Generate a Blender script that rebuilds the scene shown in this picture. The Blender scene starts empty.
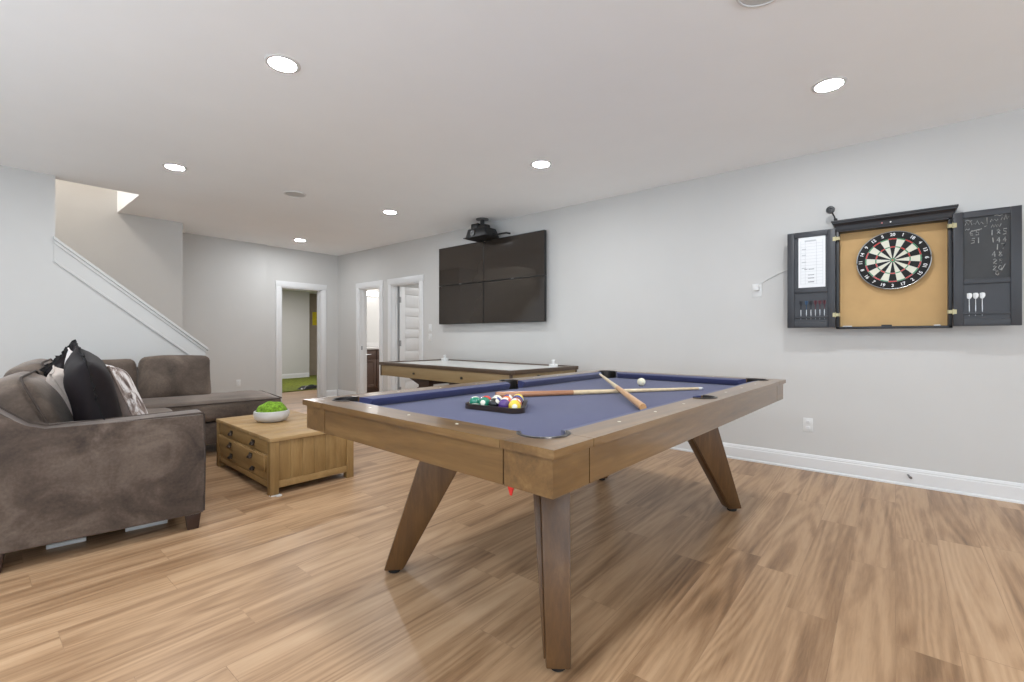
import bpy, bmesh, math, random
from mathutils import Vector, Matrix, noise
random.seed(7)
S = bpy.context.scene
COL = S.collection
PI = math.pi
sin, cos, rad = math.sin, math.cos, math.radians

# ------------------------------------------------------------------ scene settings
S.view_settings.view_transform = 'Standard'
S.view_settings.look = 'None'
S.view_settings.gamma = 1
S.view_settings.use_curve_mapping = False
S.view_settings.exposure = 0.0
S.cycles.use_denoising = True
S.cycles.max_bounces = 10
S.cycles.diffuse_bounces = 6
S.cycles.sample_clamp_indirect = 6

# ------------------------------------------------------------------ materials
def srgb(r, g, b):
    f = lambda c: (c / 255) / 12.92 if c / 255 <= .04045 else ((c / 255 + .055) / 1.055) ** 2.4
    return (f(r), f(g), f(b), 1)

def new_mat(name):
    m = bpy.data.materials.new(name)
    m.use_nodes = True
    nt = m.node_tree
    return m, nt, nt.nodes['Principled BSDF']

def ramp(nt, stops):
    r = nt.nodes.new('ShaderNodeValToRGB')
    e = r.color_ramp.elements
    while len(e) < len(stops):
        e.new(.5)
    for el, (p, c) in zip(e, stops):
        el.position = p
        el.color = c
    return r

def coords(nt, scale=(1, 1, 1), kind='Object', rot=(0, 0, 0)):
    t = nt.nodes.new('ShaderNodeTexCoord')
    mp = nt.nodes.new('ShaderNodeMapping')
    mp.inputs['Scale'].default_value = scale
    mp.inputs['Rotation'].default_value = rot
    nt.links.new(t.outputs[kind], mp.inputs['Vector'])
    return mp.outputs[0]

def tex_noise(nt, vec, scale=5, detail=4, rough=.6, dist=0):
    n = nt.nodes.new('ShaderNodeTexNoise')
    n.inputs['Scale'].default_value = scale
    n.inputs['Detail'].default_value = detail
    n.inputs['Roughness'].default_value = rough
    n.inputs['Distortion'].default_value = dist
    nt.links.new(vec, n.inputs['Vector'])
    return n.outputs['Fac']

def bump(nt, b, height, strength=.2, dist=.01):
    n = nt.nodes.new('ShaderNodeBump')
    n.inputs['Strength'].default_value = strength
    n.inputs['Distance'].default_value = dist
    nt.links.new(height, n.inputs['Height'])
    nt.links.new(n.outputs[0], b.inputs['Normal'])

def mat(name, col, rough=.5, metal=0, var=.06, vscale=8, bmp=0, bscale=200, sheen=0, coat=0, spec=.5):
    """plain surface with slight procedural mottling"""
    m, nt, b = new_mat(name)
    v = coords(nt)
    f = tex_noise(nt, v, vscale, 3)
    lo = tuple(c * (1 - var) for c in col[:3]) + (1,)
    hi = tuple(min(1, c * (1 + var)) for c in col[:3]) + (1,)
    r = ramp(nt, [(.3, lo), (.7, hi)])
    nt.links.new(f, r.inputs[0])
    nt.links.new(r.outputs[0], b.inputs['Base Color'])
    b.inputs['Roughness'].default_value = rough
    b.inputs['Metallic'].default_value = metal
    b.inputs['Specular IOR Level'].default_value = spec
    b.inputs['Sheen Weight'].default_value = sheen
    b.inputs['Coat Weight'].default_value = coat
    if bmp:
        bump(nt, b, tex_noise(nt, v, bscale, 2), bmp, .002)
    return m

def emit(name, col, strength):
    m, nt, b = new_mat(name)
    b.inputs['Base Color'].default_value = (.8, .8, .8, 1)
    b.inputs['Emission Color'].default_value = col
    b.inputs['Emission Strength'].default_value = strength
    return m

def wood(name, stops, axis=0, grain=14, stretch=.09, rough=.45, big=.9, coat=0, dist=.8, bmp=.08):
    """grain runs along the given object axis"""
    m, nt, b = new_mat(name)
    sc = [1, 1, 1]
    sc[axis] = stretch
    v = coords(nt, sc)
    f1 = tex_noise(nt, v, grain, 6, .62, dist)
    f2 = tex_noise(nt, v, grain * 6, 3, .7, .3)
    sb = [1, 1, 1]
    sb[axis] = .35
    f3 = tex_noise(nt, coords(nt, sb), big * 3, 3, .5)
    a = nt.nodes.new('ShaderNodeMath'); a.operation = 'MULTIPLY_ADD'
    nt.links.new(f2, a.inputs[0]); a.inputs[1].default_value = .35
    nt.links.new(f1, a.inputs[2])
    c = nt.nodes.new('ShaderNodeMath'); c.operation = 'MULTIPLY_ADD'
    nt.links.new(f3, c.inputs[0]); c.inputs[1].default_value = .55
    nt.links.new(a.outputs[0], c.inputs[2])
    d = nt.nodes.new('ShaderNodeMath'); d.operation = 'MULTIPLY'
    nt.links.new(c.outputs[0], d.inputs[0]); d.inputs[1].default_value = 1 / 1.9
    r = ramp(nt, stops)
    nt.links.new(d.outputs[0], r.inputs[0])
    nt.links.new(r.outputs[0], b.inputs['Base Color'])
    b.inputs['Roughness'].default_value = rough
    b.inputs['Coat Weight'].default_value = coat
    b.inputs['Coat Roughness'].default_value = .15
    bump(nt, b, f2, bmp, .002)
    return m

def floor_mat():
    m, nt, b = new_mat('vinyl_planks')
    v = coords(nt)
    br = nt.nodes.new('ShaderNodeTexBrick')
    br.offset = 0
    br.offset_frequency = 1
    br.squash_frequency = 1
    br.inputs['Color1'].default_value = (0, 0, 0, 1)
    br.inputs['Color2'].default_value = (1, 1, 1, 1)
    br.inputs['Mortar'].default_value = (.5, .5, .5, 1)
    br.inputs['Scale'].default_value = 1
    br.inputs['Mortar Size'].default_value = .0012
    br.inputs['Mortar Smooth'].default_value = .2
    br.inputs['Bias'].default_value = 0
    br.inputs['Brick Width'].default_value = 1.22
    br.inputs['Row Height'].default_value = .18
    s0 = nt.nodes.new('ShaderNodeSeparateXYZ'); nt.links.new(v, s0.inputs[0])
    def mth(op, x, val):
        n = nt.nodes.new('ShaderNodeMath'); n.operation = op
        nt.links.new(x, n.inputs[0])
        if isinstance(val, (int, float)): n.inputs[1].default_value = val
        else: nt.links.new(val, n.inputs[1])
        return n.outputs[0]
    row = mth('FLOOR', mth('DIVIDE', s0.outputs[1], .18), 0)
    wn = nt.nodes.new('ShaderNodeTexWhiteNoise'); wn.noise_dimensions = '1D'
    nt.links.new(row, wn.inputs['W'])
    xs = mth('ADD', s0.outputs[0], mth('MULTIPLY', wn.outputs['Value'], 1.22))
    c0_ = nt.nodes.new('ShaderNodeCombineXYZ')
    nt.links.new(xs, c0_.inputs[0]); nt.links.new(s0.outputs[1], c0_.inputs[1])
    nt.links.new(c0_.outputs[0], br.inputs['Vector'])
    # shift grain per plank
    sep = nt.nodes.new('ShaderNodeSeparateXYZ'); nt.links.new(v, sep.inputs[0])
    bw = nt.nodes.new('ShaderNodeRGBToBW'); nt.links.new(br.outputs['Color'], bw.inputs[0])
    off = nt.nodes.new('ShaderNodeMath'); off.operation = 'MULTIPLY'
    nt.links.new(bw.outputs[0], off.inputs[0]); off.inputs[1].default_value = 37
    sx = nt.nodes.new('ShaderNodeMath'); sx.operation = 'MULTIPLY'
    nt.links.new(sep.outputs[0], sx.inputs[0]); sx.inputs[1].default_value = .075
    cmb = nt.nodes.new('ShaderNodeCombineXYZ')
    nt.links.new(sx.outputs[0], cmb.inputs[0]); nt.links.new(sep.outputs[1], cmb.inputs[1]); nt.links.new(off.outputs[0], cmb.inputs[2])
    g1 = tex_noise(nt, cmb.outputs[0], 6.5, 4, .55, 1.2)
    g2 = tex_noise(nt, cmb.outputs[0], 85, 4, .65, .4)
    # cathedral figure: rings of a stretched noise field
    g3 = tex_noise(nt, cmb.outputs[0], 4.0, 1.5, .4, .4)
    k = nt.nodes.new('ShaderNodeMath'); k.operation = 'MULTIPLY'; nt.links.new(g3, k.inputs[0]); k.inputs[1].default_value = 110
    sn = nt.nodes.new('ShaderNodeMath'); sn.operation = 'SINE'; nt.links.new(k.outputs[0], sn.inputs[0])
    def madd(x, mul, add):
        n = nt.nodes.new('ShaderNodeMath'); n.operation = 'MULTIPLY_ADD'
        nt.links.new(x, n.inputs[0]); n.inputs[1].default_value = mul
        if isinstance(add, (int, float)):
            n.inputs[2].default_value = add
        else:
            nt.links.new(add, n.inputs[2])
        return n.outputs[0]
    t = madd(g1, .68, .045)
    t = madd(g2, .24, t)
    t = madd(sn.outputs[0], .045, t)
    t = madd(bw.outputs[0], .09, t)
    r = ramp(nt, [(.30, srgb(104, 77, 53)), (.46, srgb(149, 116, 85)), (.60, srgb(178, 144, 110)), (.84, srgb(201, 168, 134))])
    nt.links.new(t, r.inputs[0])
    mx = nt.nodes.new('ShaderNodeMix'); mx.data_type = 'RGBA'
    nt.links.new(madd(br.outputs['Fac'], .35, 0), mx.inputs['Factor'])
    nt.links.new(r.outputs[0], mx.inputs[6]); mx.inputs[7].default_value = srgb(120, 92, 68)
    nt.links.new(mx.outputs[2], b.inputs['Base Color'])
    b.inputs['Roughness'].default_value = .36
    b.inputs['Specular IOR Level'].default_value = .4
    bump(nt, b, g2, .05, .002)
    return m

def velvet(name, dark, mid, light, scale=3.2):
    m, nt, b = new_mat(name)
    v = coords(nt)
    f1 = tex_noise(nt, v, scale, 4, .6, .9)
    f2 = tex_noise(nt, v, 70, 3, .6)
    a = nt.nodes.new('ShaderNodeMath'); a.operation = 'MULTIPLY_ADD'
    nt.links.new(f2, a.inputs[0]); a.inputs[1].default_value = .22
    nt.links.new(f1, a.inputs[2])
    r = ramp(nt, [(.40, dark), (.58, mid), (.78, light)])
    nt.links.new(a.outputs[0], r.inputs[0])
    nt.links.new(r.outputs[0], b.inputs['Base Color'])
    b.inputs['Roughness'].default_value = .85
    b.inputs['Sheen Weight'].default_value = .35
    b.inputs['Sheen Roughness'].default_value = .4
    b.inputs['Sheen Tint'].default_value = (.8, .72, .66, 1)
    bump(nt, b, tex_noise(nt, v, 300, 2), .15, .002)
    return m

M = {}
M['wall'] = mat('wall_paint', (.575, .565, .545), .7, var=.012, vscale=2, bmp=.03, bscale=400, spec=.25)
M['ceil'] = mat('ceiling_paint', (.915, .935, .945), .9, var=.01, vscale=2, spec=.1)
M['trim'] = mat('trim_paint', (.72, .72, .715), .35, var=.01, vscale=3)
M['floor'] = floor_mat()
M['taupe'] = mat('taupe_paint', srgb(150, 138, 122), .7)
TWS = [(.28, srgb(68, 47, 25)), (.5, srgb(112, 83, 48)), (.72, srgb(147, 117, 77))]
M['table'] = wood('table_wood', TWS, 0, 10, .10, .30, coat=.55)
M['table_v'] = wood('table_wood_cross', TWS, 1, 10, .10, .30, coat=.55)
LWS = [(.28, srgb(54, 34, 16)), (.5, srgb(92, 62, 30)), (.72, srgb(122, 90, 52))]
M['table_z'] = wood('table_wood_legs', LWS, 2, 12, .12, .42, coat=.2)
M['seam'] = mat('dark_seam', srgb(52, 36, 22), .6)
M['cloth'] = mat('blue_cloth', srgb(60, 63, 98), .95, var=.05, vscale=3, bmp=.1, bscale=900, sheen=.22, spec=.1)
M['leather'] = mat('pocket_leather', srgb(40, 36, 34), .5, var=.15)
M['iron'] = mat('pocket_iron', srgb(70, 66, 64), .32, .85, var=.15)
M['black'] = mat('black_plastic', srgb(22, 22, 23), .42)
M['hole'] = mat('pocket_inside', srgb(14, 13, 13), .8)
M['rubber'] = mat('black_rubber', srgb(18, 18, 18), .7)
M['red'] = mat('red_plastic', srgb(200, 40, 36), .4)
M['sofa'] = velvet('sofa_velvet', srgb(52, 42, 36), srgb(80, 67, 58), srgb(112, 98, 87))
M['sofa2'] = velvet('cushion_velvet', srgb(64, 53, 45), srgb(88, 75, 65), srgb(114, 99, 87), 2.6)
M['welt'] = mat('welt_piping', srgb(66, 55, 48), .8)
M['leg'] = mat('espresso_wood', srgb(52, 33, 26), .35, coat=.2)
M['satin'] = mat('dark_satin', srgb(28, 22, 24), .6, var=.2, vscale=20, spec=.25)
M['fringe'] = mat('black_fringe', srgb(16, 14, 15), .9, var=.3, vscale=60)
M['cream'] = mat('cream_fleece', srgb(205, 192, 182), .95, var=.06, vscale=40, bmp=.3, bscale=150)
M['pwhite'] = mat('white_fleece', srgb(222, 214, 210), .95, var=.05, vscale=40, bmp=.3, bscale=150)
M['coffee'] = wood('reclaimed_pine', [(.2, srgb(92, 67, 34)), (.45, srgb(140, 108, 62)), (.75, srgb(176, 143, 93))], 1, 9, .09, .6)
M['coffee_x'] = wood('reclaimed_pine_side', [(.2, srgb(88, 63, 31)), (.45, srgb(134, 103, 58)), (.75, srgb(170, 138, 88))], 2, 12, .12, .6)
M['coffee_z'] = M['coffee_x']
M['pull'] = mat('bronze_pull', srgb(58, 46, 36), .4, .7)
M['ceramic'] = mat('white_ceramic', srgb(206, 204, 202), .3, var=.02, coat=.3)
M['moss'] = mat('green_moss', srgb(112, 150, 36), .95, var=.5, vscale=55, bmp=.8, bscale=160)
M['turf'] = mat('green_turf', srgb(98, 106, 20), .95, var=.45, vscale=18, bmp=.8, bscale=260)
M['tan'] = wood('tan_apron', [(.2, srgb(118, 98, 66)), (.5, srgb(146, 124, 88)), (.8, srgb(168, 146, 110))], 1, 9, .08, .5)
M['walnut'] = mat('walnut_rail', srgb(82, 66, 52), .4, var=.12, vscale=12)
M['field'] = mat('white_field', srgb(226, 226, 222), .25, var=.01, coat=.3)
M['darkleg'] = mat('dark_brown_leg', srgb(58, 40, 30), .45, var=.1)
M['screen'] = mat('tv_glass', srgb(48, 42, 37), .04, var=.03, vscale=1.5, spec=.7)
M['bezel'] = mat('tv_bezel', srgb(18, 17, 16), .35)
M['grey'] = mat('grey_metal', srgb(120, 120, 120), .4, .5)
M['cab'] = mat('charcoal_paint', srgb(50, 51, 55), .45, var=.05)
M['cabx'] = mat('black_paint', srgb(26, 26, 30), .4, var=.08)
M['chalkboard'] = mat('chalkboard', srgb(66, 67, 68), .85, var=.10, vscale=6)
M['chalk'] = mat('chalk', srgb(160, 160, 157), .95, var=.15, vscale=80)
M['cork'] = mat('tan_backing', srgb(192, 156, 106), .8, var=.06, vscale=5, bmp=.1)
M['brass'] = mat('brass_hinge', srgb(168, 158, 124), .4, .8)
M['paper'] = mat('white_paper', srgb(226, 227, 228), .8, var=.01)
M['ink'] = mat('grey_ink', srgb(188, 190, 193), .8)
M['ink2'] = mat('dark_ink', srgb(140, 141, 145), .8)
M['steel'] = mat('steel', srgb(190, 190, 192), .28, .9)
M['bk'] = mat('board_black', srgb(22, 22, 22), .8)
M['bw'] = mat('board_white', srgb(214, 212, 196), .85, var=.03)
M['br'] = mat('board_red', srgb(196, 52, 46), .8)
M['bg'] = mat('board_green', srgb(70, 140, 96), .8)
M['nickel'] = mat('satin_nickel', srgb(150, 150, 150), .45, .1)
M['pink'] = mat('pink_plastic', srgb(196, 120, 120), .5)
M['wire'] = mat('board_wire', srgb(170, 172, 172), .35, .8)
M['num'] = mat('number_white', srgb(225, 225, 225), .6)
M['plate'] = mat('white_plastic', srgb(216, 216, 214), .4, var=.01)
M['vanity'] = mat('brown_vanity', srgb(84, 66, 58), .45, var=.08, vscale=12)
M['lamp'] = emit('lamp_disc', (.92, .96, 1, 1), 325)
M['lamp2'] = emit('vanity_lamp', (1, .98, .95, 1), 8)
M['speaker'] = mat('speaker_grille', srgb(196, 196, 194), .8, var=.02)
M['yellow'] = mat('yellow_paper', srgb(206, 186, 30), .7, var=.15, vscale=14)
M['maple'] = mat('pale_maple', srgb(220, 198, 160), .35, var=.06, vscale=30, coat=.3)
M['butt'] = wood('cue_butt', [(.3, srgb(120, 72, 44)), (.5, srgb(176, 122, 86)), (.8, srgb(190, 140, 104))], 0, 30, .05, .3, coat=.4)
M['butt2'] = wood('cue_butt_striped', [(.34, srgb(128, 78, 42)), (.46, srgb(206, 156, 106)), (.8, srgb(222, 182, 134))], 0, 60, .02, .3, coat=.4)
M['tip'] = mat('cue_tip', srgb(170, 178, 190), .8)
M['ferrule'] = mat('cue_ferrule', srgb(235, 234, 230), .3)
M['ivory'] = mat('cue_ball', srgb(232, 226, 200), .2, var=.02, coat=.5)

def pattern_fur():
    m, nt, b = new_mat('patterned_fur')
    f = tex_noise(nt, coords(nt, (1, 2.2, .8)), 9, 4, .6, 1.2)
    r = ramp(nt, [(.38, srgb(88, 74, 70)), (.47, srgb(142, 126, 118)), (.55, srgb(214, 208, 205)), (.7, srgb(236, 232, 230))])
    nt.links.new(f, r.inputs[0]); nt.links.new(r.outputs[0], b.inputs['Base Color'])
    b.inputs['Roughness'].default_value = .9
    return m
M['fur'] = pattern_fur()
M['furback'] = mat('fur_back_fabric', srgb(142, 126, 118), .9, var=.08, vscale=30)

def ball_mat(name, col, striped):
    m, nt, b = new_mat(name)
    t = nt.nodes.new('ShaderNodeTexCoord')
    s = nt.nodes.new('ShaderNodeSeparateXYZ')
    nt.links.new(t.outputs['Object'], s.inputs[0])
    white = srgb(230, 226, 210)
    def cmp(sock, thr, absv):
        x = sock
        if absv:
            a = nt.nodes.new('ShaderNodeMath'); a.operation = 'ABSOLUTE'; nt.links.new(x, a.inputs[0]); x = a.outputs[0]
        g = nt.nodes.new('ShaderNodeMath'); g.operation = 'GREATER_THAN'; nt.links.new(x, g.inputs[0]); g.inputs[1].default_value = thr
        return g.outputs[0]
    mx = nt.nodes.new('ShaderNodeMix'); mx.data_type = 'RGBA'
    mx.inputs[6].default_value = col; mx.inputs[7].default_value = white
    cap = cmp(s.outputs[0], .0255, True)
    if striped:
        st = cmp(s.outputs[2], .0155, True)
        o = nt.nodes.new('ShaderNodeMath'); o.operation = 'MAXIMUM'
        nt.links.new(cap, o.inputs[0]); nt.links.new(st, o.inputs[1]); cap = o.outputs[0]
    nt.links.new(cap, mx.inputs['Factor'])
    nt.links.new(mx.outputs[2], b.inputs['Base Color'])
    b.inputs['Roughness'].default_value = .12
    b.inputs['Coat Weight'].default_value = .5
    return m

# ------------------------------------------------------------------ mesh helpers
def B():
    return bmesh.new()

def box(bm, x0, x1, y0, y1, z0, z1, bev=0, seg=2):
    r = bmesh.ops.create_cube(bm, size=1)
    vs = r['verts']
    for v in vs:
        v.co = Vector(((x0 + x1) / 2 + v.co.x * (x1 - x0), (y0 + y1) / 2 + v.co.y * (y1 - y0), (z0 + z1) / 2 + v.co.z * (z1 - z0)))
    if bev:
        es = list({e for v in vs for e in v.link_edges})
        bmesh.ops.bevel(bm, geom=es, offset=bev, segments=seg, affect='EDGES', profile=.5)
    return vs

def hexa(bm, bot, top, bev=0, seg=2):
    """eight corner points: bottom quad and top quad, both counter-clockwise from above"""
    b = [bm.verts.new(p) for p in bot]
    t = [bm.verts.new(p) for p in top]
    n = len(b)
    fs = [bm.faces.new(b[::-1]), bm.faces.new(t)]
    for i in range(n):
        fs.append(bm.faces.new((b[i], b[(i + 1) % n], t[(i + 1) % n], t[i])))
    if bev:
        es = list({e for f in fs for e in f.edges})
        bmesh.ops.bevel(bm, geom=es, offset=bev, segments=seg, affect='EDGES', profile=.5)

def prism(bm, poly, z0, z1, bev=0):
    """poly of (x, y) counter-clockwise"""
    hexa(bm, [(x, y, z0) for x, y in poly], [(x, y, z1) for x, y in poly], bev)

def prism_y(bm, poly, y0, y1, bev=0):
    """poly of (x, z), extruded along y"""
    hexa(bm, [(x, y0, z) for x, z in poly], [(x, y1, z) for x, z in poly], bev)

def prism_x(bm, poly, x0, x1, bev=0):
    """poly of (y, z), extruded along x"""
    hexa(bm, [(x0, y, z) for y, z in poly], [(x1, y, z) for y, z in poly], bev)

def cyl(bm, p0, p1, r0, r1=None, seg=16):
    r1 = r0 if r1 is None else r1
    p0, p1 = Vector(p0), Vector(p1)
    d = (p1 - p0)
    q = d.to_track_quat('Z', 'Y')
    mtx = Matrix.Translation((p0 + p1) / 2) @ q.to_matrix().to_4x4()
    bmesh.ops.create_cone(bm, cap_ends=True, cap_tris=False, segments=seg, radius1=r0, radius2=max(r1, 1e-5), depth=d.length, matrix=mtx)

def tube(bm, pts, r, seg=8, closed=False):
    pts = [Vector(p) for p in pts]
    n = len(pts)
    rings = []
    up = Vector((0, 0, 1))
    for i, p in enumerate(pts):
        if closed:
            d = pts[(i + 1) % n] - pts[i - 1]
        else:
            d = pts[min(i + 1, n - 1)] - pts[max(i - 1, 0)]
        d.normalize()
        a = d.cross(up)
        if a.length < 1e-3:
            a = d.cross(Vector((0, 1, 0)))
        a.normalize()
        b = a.cross(d)
        rr = r[i] if isinstance(r, (list, tuple)) else r
        rings.append([bm.verts.new(p + a * rr * cos(2 * PI * k / seg) + b * rr * sin(2 * PI * k / seg)) for k in range(seg)])
    for i in range(n if closed else n - 1):
        A, C = rings[i], rings[(i + 1) % n]
        for k in range(seg):
            bm.faces.new((A[k], A[(k + 1) % seg], C[(k + 1) % seg], C[k]))
    if not closed:
        bm.faces.new(rings[0][::-1]); bm.faces.new(rings[-1])

def lathe(bm, prof, c=(0, 0, 0), seg=32, axis='Z'):
    """prof: list of (r, h) outside; caps when r=0"""
    rings = []
    for r, h in prof:
        ring = []
        for k in range(seg if r > 1e-6 else 1):
            a = 2 * PI * k / seg
            if axis == 'Z':
                p = (c[0] + r * cos(a), c[1] + r * sin(a), c[2] + h)
            else:
                p = (c[0] + h, c[1] + r * cos(a), c[2] + r * sin(a))
            ring.append(bm.verts.new(p))
        rings.append(ring)
    for A, C in zip(rings, rings[1:]):
        for k in range(seg):
            a0, a1 = A[k % len(A)], A[(k + 1) % len(A)]
            c0, c1 = C[k % len(C)], C[(k + 1) % len(C)]
            f = []
            for x in (a0, a1, c1, c0):
                if x not in f:
                    f.append(x)
            if len(f) > 2:
                bm.faces.new(f)

def ball(bm, c, r, u=24, v=14):
    bmesh.ops.create_uvsphere(bm, u_segments=u, v_segments=v, radius=r, matrix=Matrix.Translation(c))

def cushion_bm(hx, hy, hz, r=.05, crown=(0, 0, 0), n=12, amp=.006, seed=0, fr=5):
    """soft box centred on the origin; crown bulges each pair of faces"""
    bm = B()
    bmesh.ops.create_cube(bm, size=2)
    bmesh.ops.subdivide_edges(bm, edges=bm.edges[:], cuts=n, use_grid_fill=True)
    h = Vector((hx, hy, hz))
    for v in bm.verts:
        u = v.co.copy()
        u = Vector([math.copysign(abs(c) ** .8, c) for c in u])
        p = Vector((u.x * hx, u.y * hy, u.z * hz))
        q = Vector([max(-h[i] + r, min(h[i] - r, p[i])) for i in range(3)])
        d = p - q
        if d.length > 1e-9:
            d = d.normalized() * r
        p = q + d
        f = Vector(((1 - u.y ** 2) * (1 - u.z ** 2) * crown[0] * u.x, (1 - u.x ** 2) * (1 - u.z ** 2) * crown[1] * u.y, (1 - u.x ** 2) * (1 - u.y ** 2) * crown[2] * u.z))
        p += f
        p += Vector(noise.noise_vector(p * fr + Vector((seed * 3.1, seed, 0)))) * amp
        v.co = p
    return bm

def xf(bm, loc=(0, 0, 0), rot=(0, 0, 0)):
    from mathutils import Euler
    bm.transform(Matrix.Translation(loc) @ Euler(rot).to_matrix().to_4x4())
    return bm

def obj(name, bm, material, parent=None, ang=35, label=None):
    me = bpy.data.meshes.new(name)
    bmesh.ops.recalc_face_normals(bm, faces=bm.faces[:])
    bm.to_mesh(me)
    bm.free()
    for p in me.polygons:
        p.use_smooth = True
    me.set_sharp_from_angle(angle=rad(ang))
    mats = material if isinstance(material, (list, tuple)) else [material]
    for m in mats:
        me.materials.append(m)
    o = bpy.data.objects.new(name, me)
    COL.objects.link(o)
    if parent:
        o.parent = parent
    if label:
        o['label'] = label
    return o

def thing(name, label, cat, loc=(0, 0, 0), rotz=0, group=None):
    o = bpy.data.objects.new(name, None)
    o.empty_display_size = .1
    COL.objects.link(o)
    o.location = loc
    o.rotation_euler = (0, 0, rotz)
    return tag(o, label, cat, group)

def tag(o, label, cat, group=None):
    o['label'] = label
    o['category'] = cat
    if group:
        o['group'] = group
    return o

def struct(name, bm, m, ang=35, parent=None):
    o = obj(name, bm, m, parent, ang)
    if not parent:
        o['kind'] = 'structure'
    return o

def dup(root, loc=None, label=None, group=None):
    def cp(o, par):
        c = o.copy()
        COL.objects.link(c)
        if par:
            c.parent = par
        for ch in list(o.children):
            cp(ch, c)
        return c
    c = cp(root, None)
    if loc is not None:
        c.location = loc
    if label:
        c['label'] = label
    if group:
        c['group'] = group
    return c

# ================================================================== THE ROOM
XR, YB, H = 4.72, 8.35, 2.74      # right wall face, back wall face, ceiling
XL, YR = -3.2, -6.5               # left wall, wall behind the camera
WT = .14

b = B(); box(b, XL - .2, 7.8, YR - .2, 13.6, -.12, 0)
struct('floor', b, M['floor'])

# ceiling with the stair opening (x < 1.28, 6.47 < y < 7.6)
b = B()
box(b, XL - .2, XR + WT, YR - .2, 6.47, H, H + .3)
box(b, 1.28, XR + WT, 6.47, YB + WT, H, H + .3)
box(b, XL - .2, 1.28, 7.74, YB + WT, H, H + .3)
struct('ceiling', b, M['ceil'])

D2 = (6.95, 7.60); D3 = (5.86, 6.61); DH = 2.05
b = B()
for y0, y1, z0, z1 in [(YR, D3[0], 0, H), (D3[0], D3[1], DH, H), (D3[1], D2[0], 0, H), (D2[0], D2[1], DH, H), (D2[1], YB + WT, 0, H)]:
    box(b, XR, XR + WT, y0, y1, z0, z1)
struct('wall_right', b, M['wall'])

D1 = (3.636, 4.384)
b = B()
for x0, x1, z0, z1 in [(3.38, D1[0], 0, H), (D1[0], D1[1], DH, H), (D1[1], XR, 0, H)]:
    box(b, x0, x1, YB, YB + WT, z0, z1)
box(b, 1.98, 3.38, YB - .05, YB + WT, 0, H)
struct('wall_back', b, M['wall'])

# wall at the far side of the stairs, rising into the storey above
b = B()
box(b, XL, 1.98, 7.6, 7.74, 0, H)
box(b, XL, 1.28, 7.6, 7.74, H + .0, 4.7)
box(b, 1.84, 1.98, 7.74, YB + WT, 0, H)
struct('wall_stairs_far', b, M['wall'])
b = B()
box(b, 1.28, 1.42, 6.33, 7.74, H + .3, 4.7)
box(b, XL, 1.28, 6.33, 6.47, H + .3, 4.7)
struct('wall_stairs_upper', b, M['wall'])
b = B(); box(b, XL, 1.42, 6.33, 7.74, 4.7, 4.8)
struct('ceiling_upper', b, M['ceil'])

# half wall beside the stairs: full height for x < 0.6, then sloping down
SX0, SX1, SZ0, SZ1 = .60, 1.888, 2.10, 1.005
b = B()
prism_y(b, [(XL, 0), (SX1, 0), (SX1, SZ1), (SX0, SZ0), (SX0, H), (XL, H)], 6.35, 6.47)
struct('wall_stair', b, M['wall'])
b = B()
sl = (SZ1 - SZ0) / (SX1 - SX0)
def slope_band(x0, x1, dz0, dz1, y0, y1, bev=0):
    prism_y(b, [(x0, SZ0 + sl * (x0 - SX0) + dz0), (x1, SZ0 + sl * (x1 - SX0) + dz0), (x1, SZ0 + sl * (x1 - SX0) + dz1), (x0, SZ0 + sl * (x0 - SX0) + dz1)], y0, y1, bev)
slope_band(SX0 - .015, SX1 + .02, .0, .035, 6.315, 6.50, .006)      # cap
slope_band(SX0 - .01, SX1 + .0, -.035, 0, 6.328, 6.352, .006)        # bed mould
slope_band(SX0 - .01, SX1 - .005, -.185, -.03, 6.341, 6.352)         # apron board
slope_band(SX0 - .01, SX1 - .005, -.215, -.185, 6.332, 6.352, .005)  # lower bead
struct('trim_1', b, M['wall'])

# left wall and the wall behind the camera, both with openings added to light the room
b = B()
for y0, y1, z0, z1 in [(YR, -5.8, 0, H), (-5.8, -1.4, 2.25, H), (-1.4, -.6, 0, H), (-.6, 3.8, 2.25, H), (3.8, 6.47, 0, H), (6.47, 7.74, 0, 4.7)]:
    box(b, XL - .15, XL, y0, y1, z0, z1)
struct('wall_left', b, M['wall'])
b = B()
for x0, x1, z0, z1 in [(XL, -2.4, 0, H), (-2.4, 3.9, 2.3, H), (.6, .9, 0, 2.3), (3.9, XR + WT, 0, H)]:
    box(b, x0, x1, YR - .15, YR, z0, z1)
struct('wall_rear', b, M['wall'])

# baseboards
def baseboard(name, axis, pos, face, spans):
    """board along axis; pos: wall face; face: +1/-1 direction into the room"""
    b = B()
    for s0, s1 in spans:
        prof = [(0, 0), (.016, 0), (.016, .105), (.011, .112), (.013, .118), (.006, .135), (0, .138)]
        shoe = [(.016, 0), (.027, 0), (.026, .012), (.016, .02)]
        for pr in (prof, shoe):
            if axis == 'Y':
                hexa(b, [(pos + face * d, s0, z) for d, z in pr], [(pos + face * d, s1, z) for d, z in pr])
            else:
                hexa(b, [(s0, pos + face * d, z) for d, z in pr], [(s1, pos + face * d, z) for d, z in pr])
    return struct(name, b, M['trim'], 25)
CW = .09
baseboard('baseboard_right', 'Y', XR, -1, [(YR, D3[0] - CW), (D3[1] + CW, D2[0] - CW), (D2[1] + CW, YB)])
baseboard('baseboard_back', 'X', YB, -1, [(3.40, D1[0] - CW), (D1[1] + CW, XR - .03)])
baseboard('baseboard_back_left', 'X', YB - .05, -1, [(1.98, 3.38)])
baseboard('baseboard_stair', 'X', 6.35, -1, [(XL, SX1)])
baseboard('baseboard_left', 'Y', XL, 1, [(YR, -5.8), (-1.4, -.6), (3.8, 6.35)])

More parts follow.
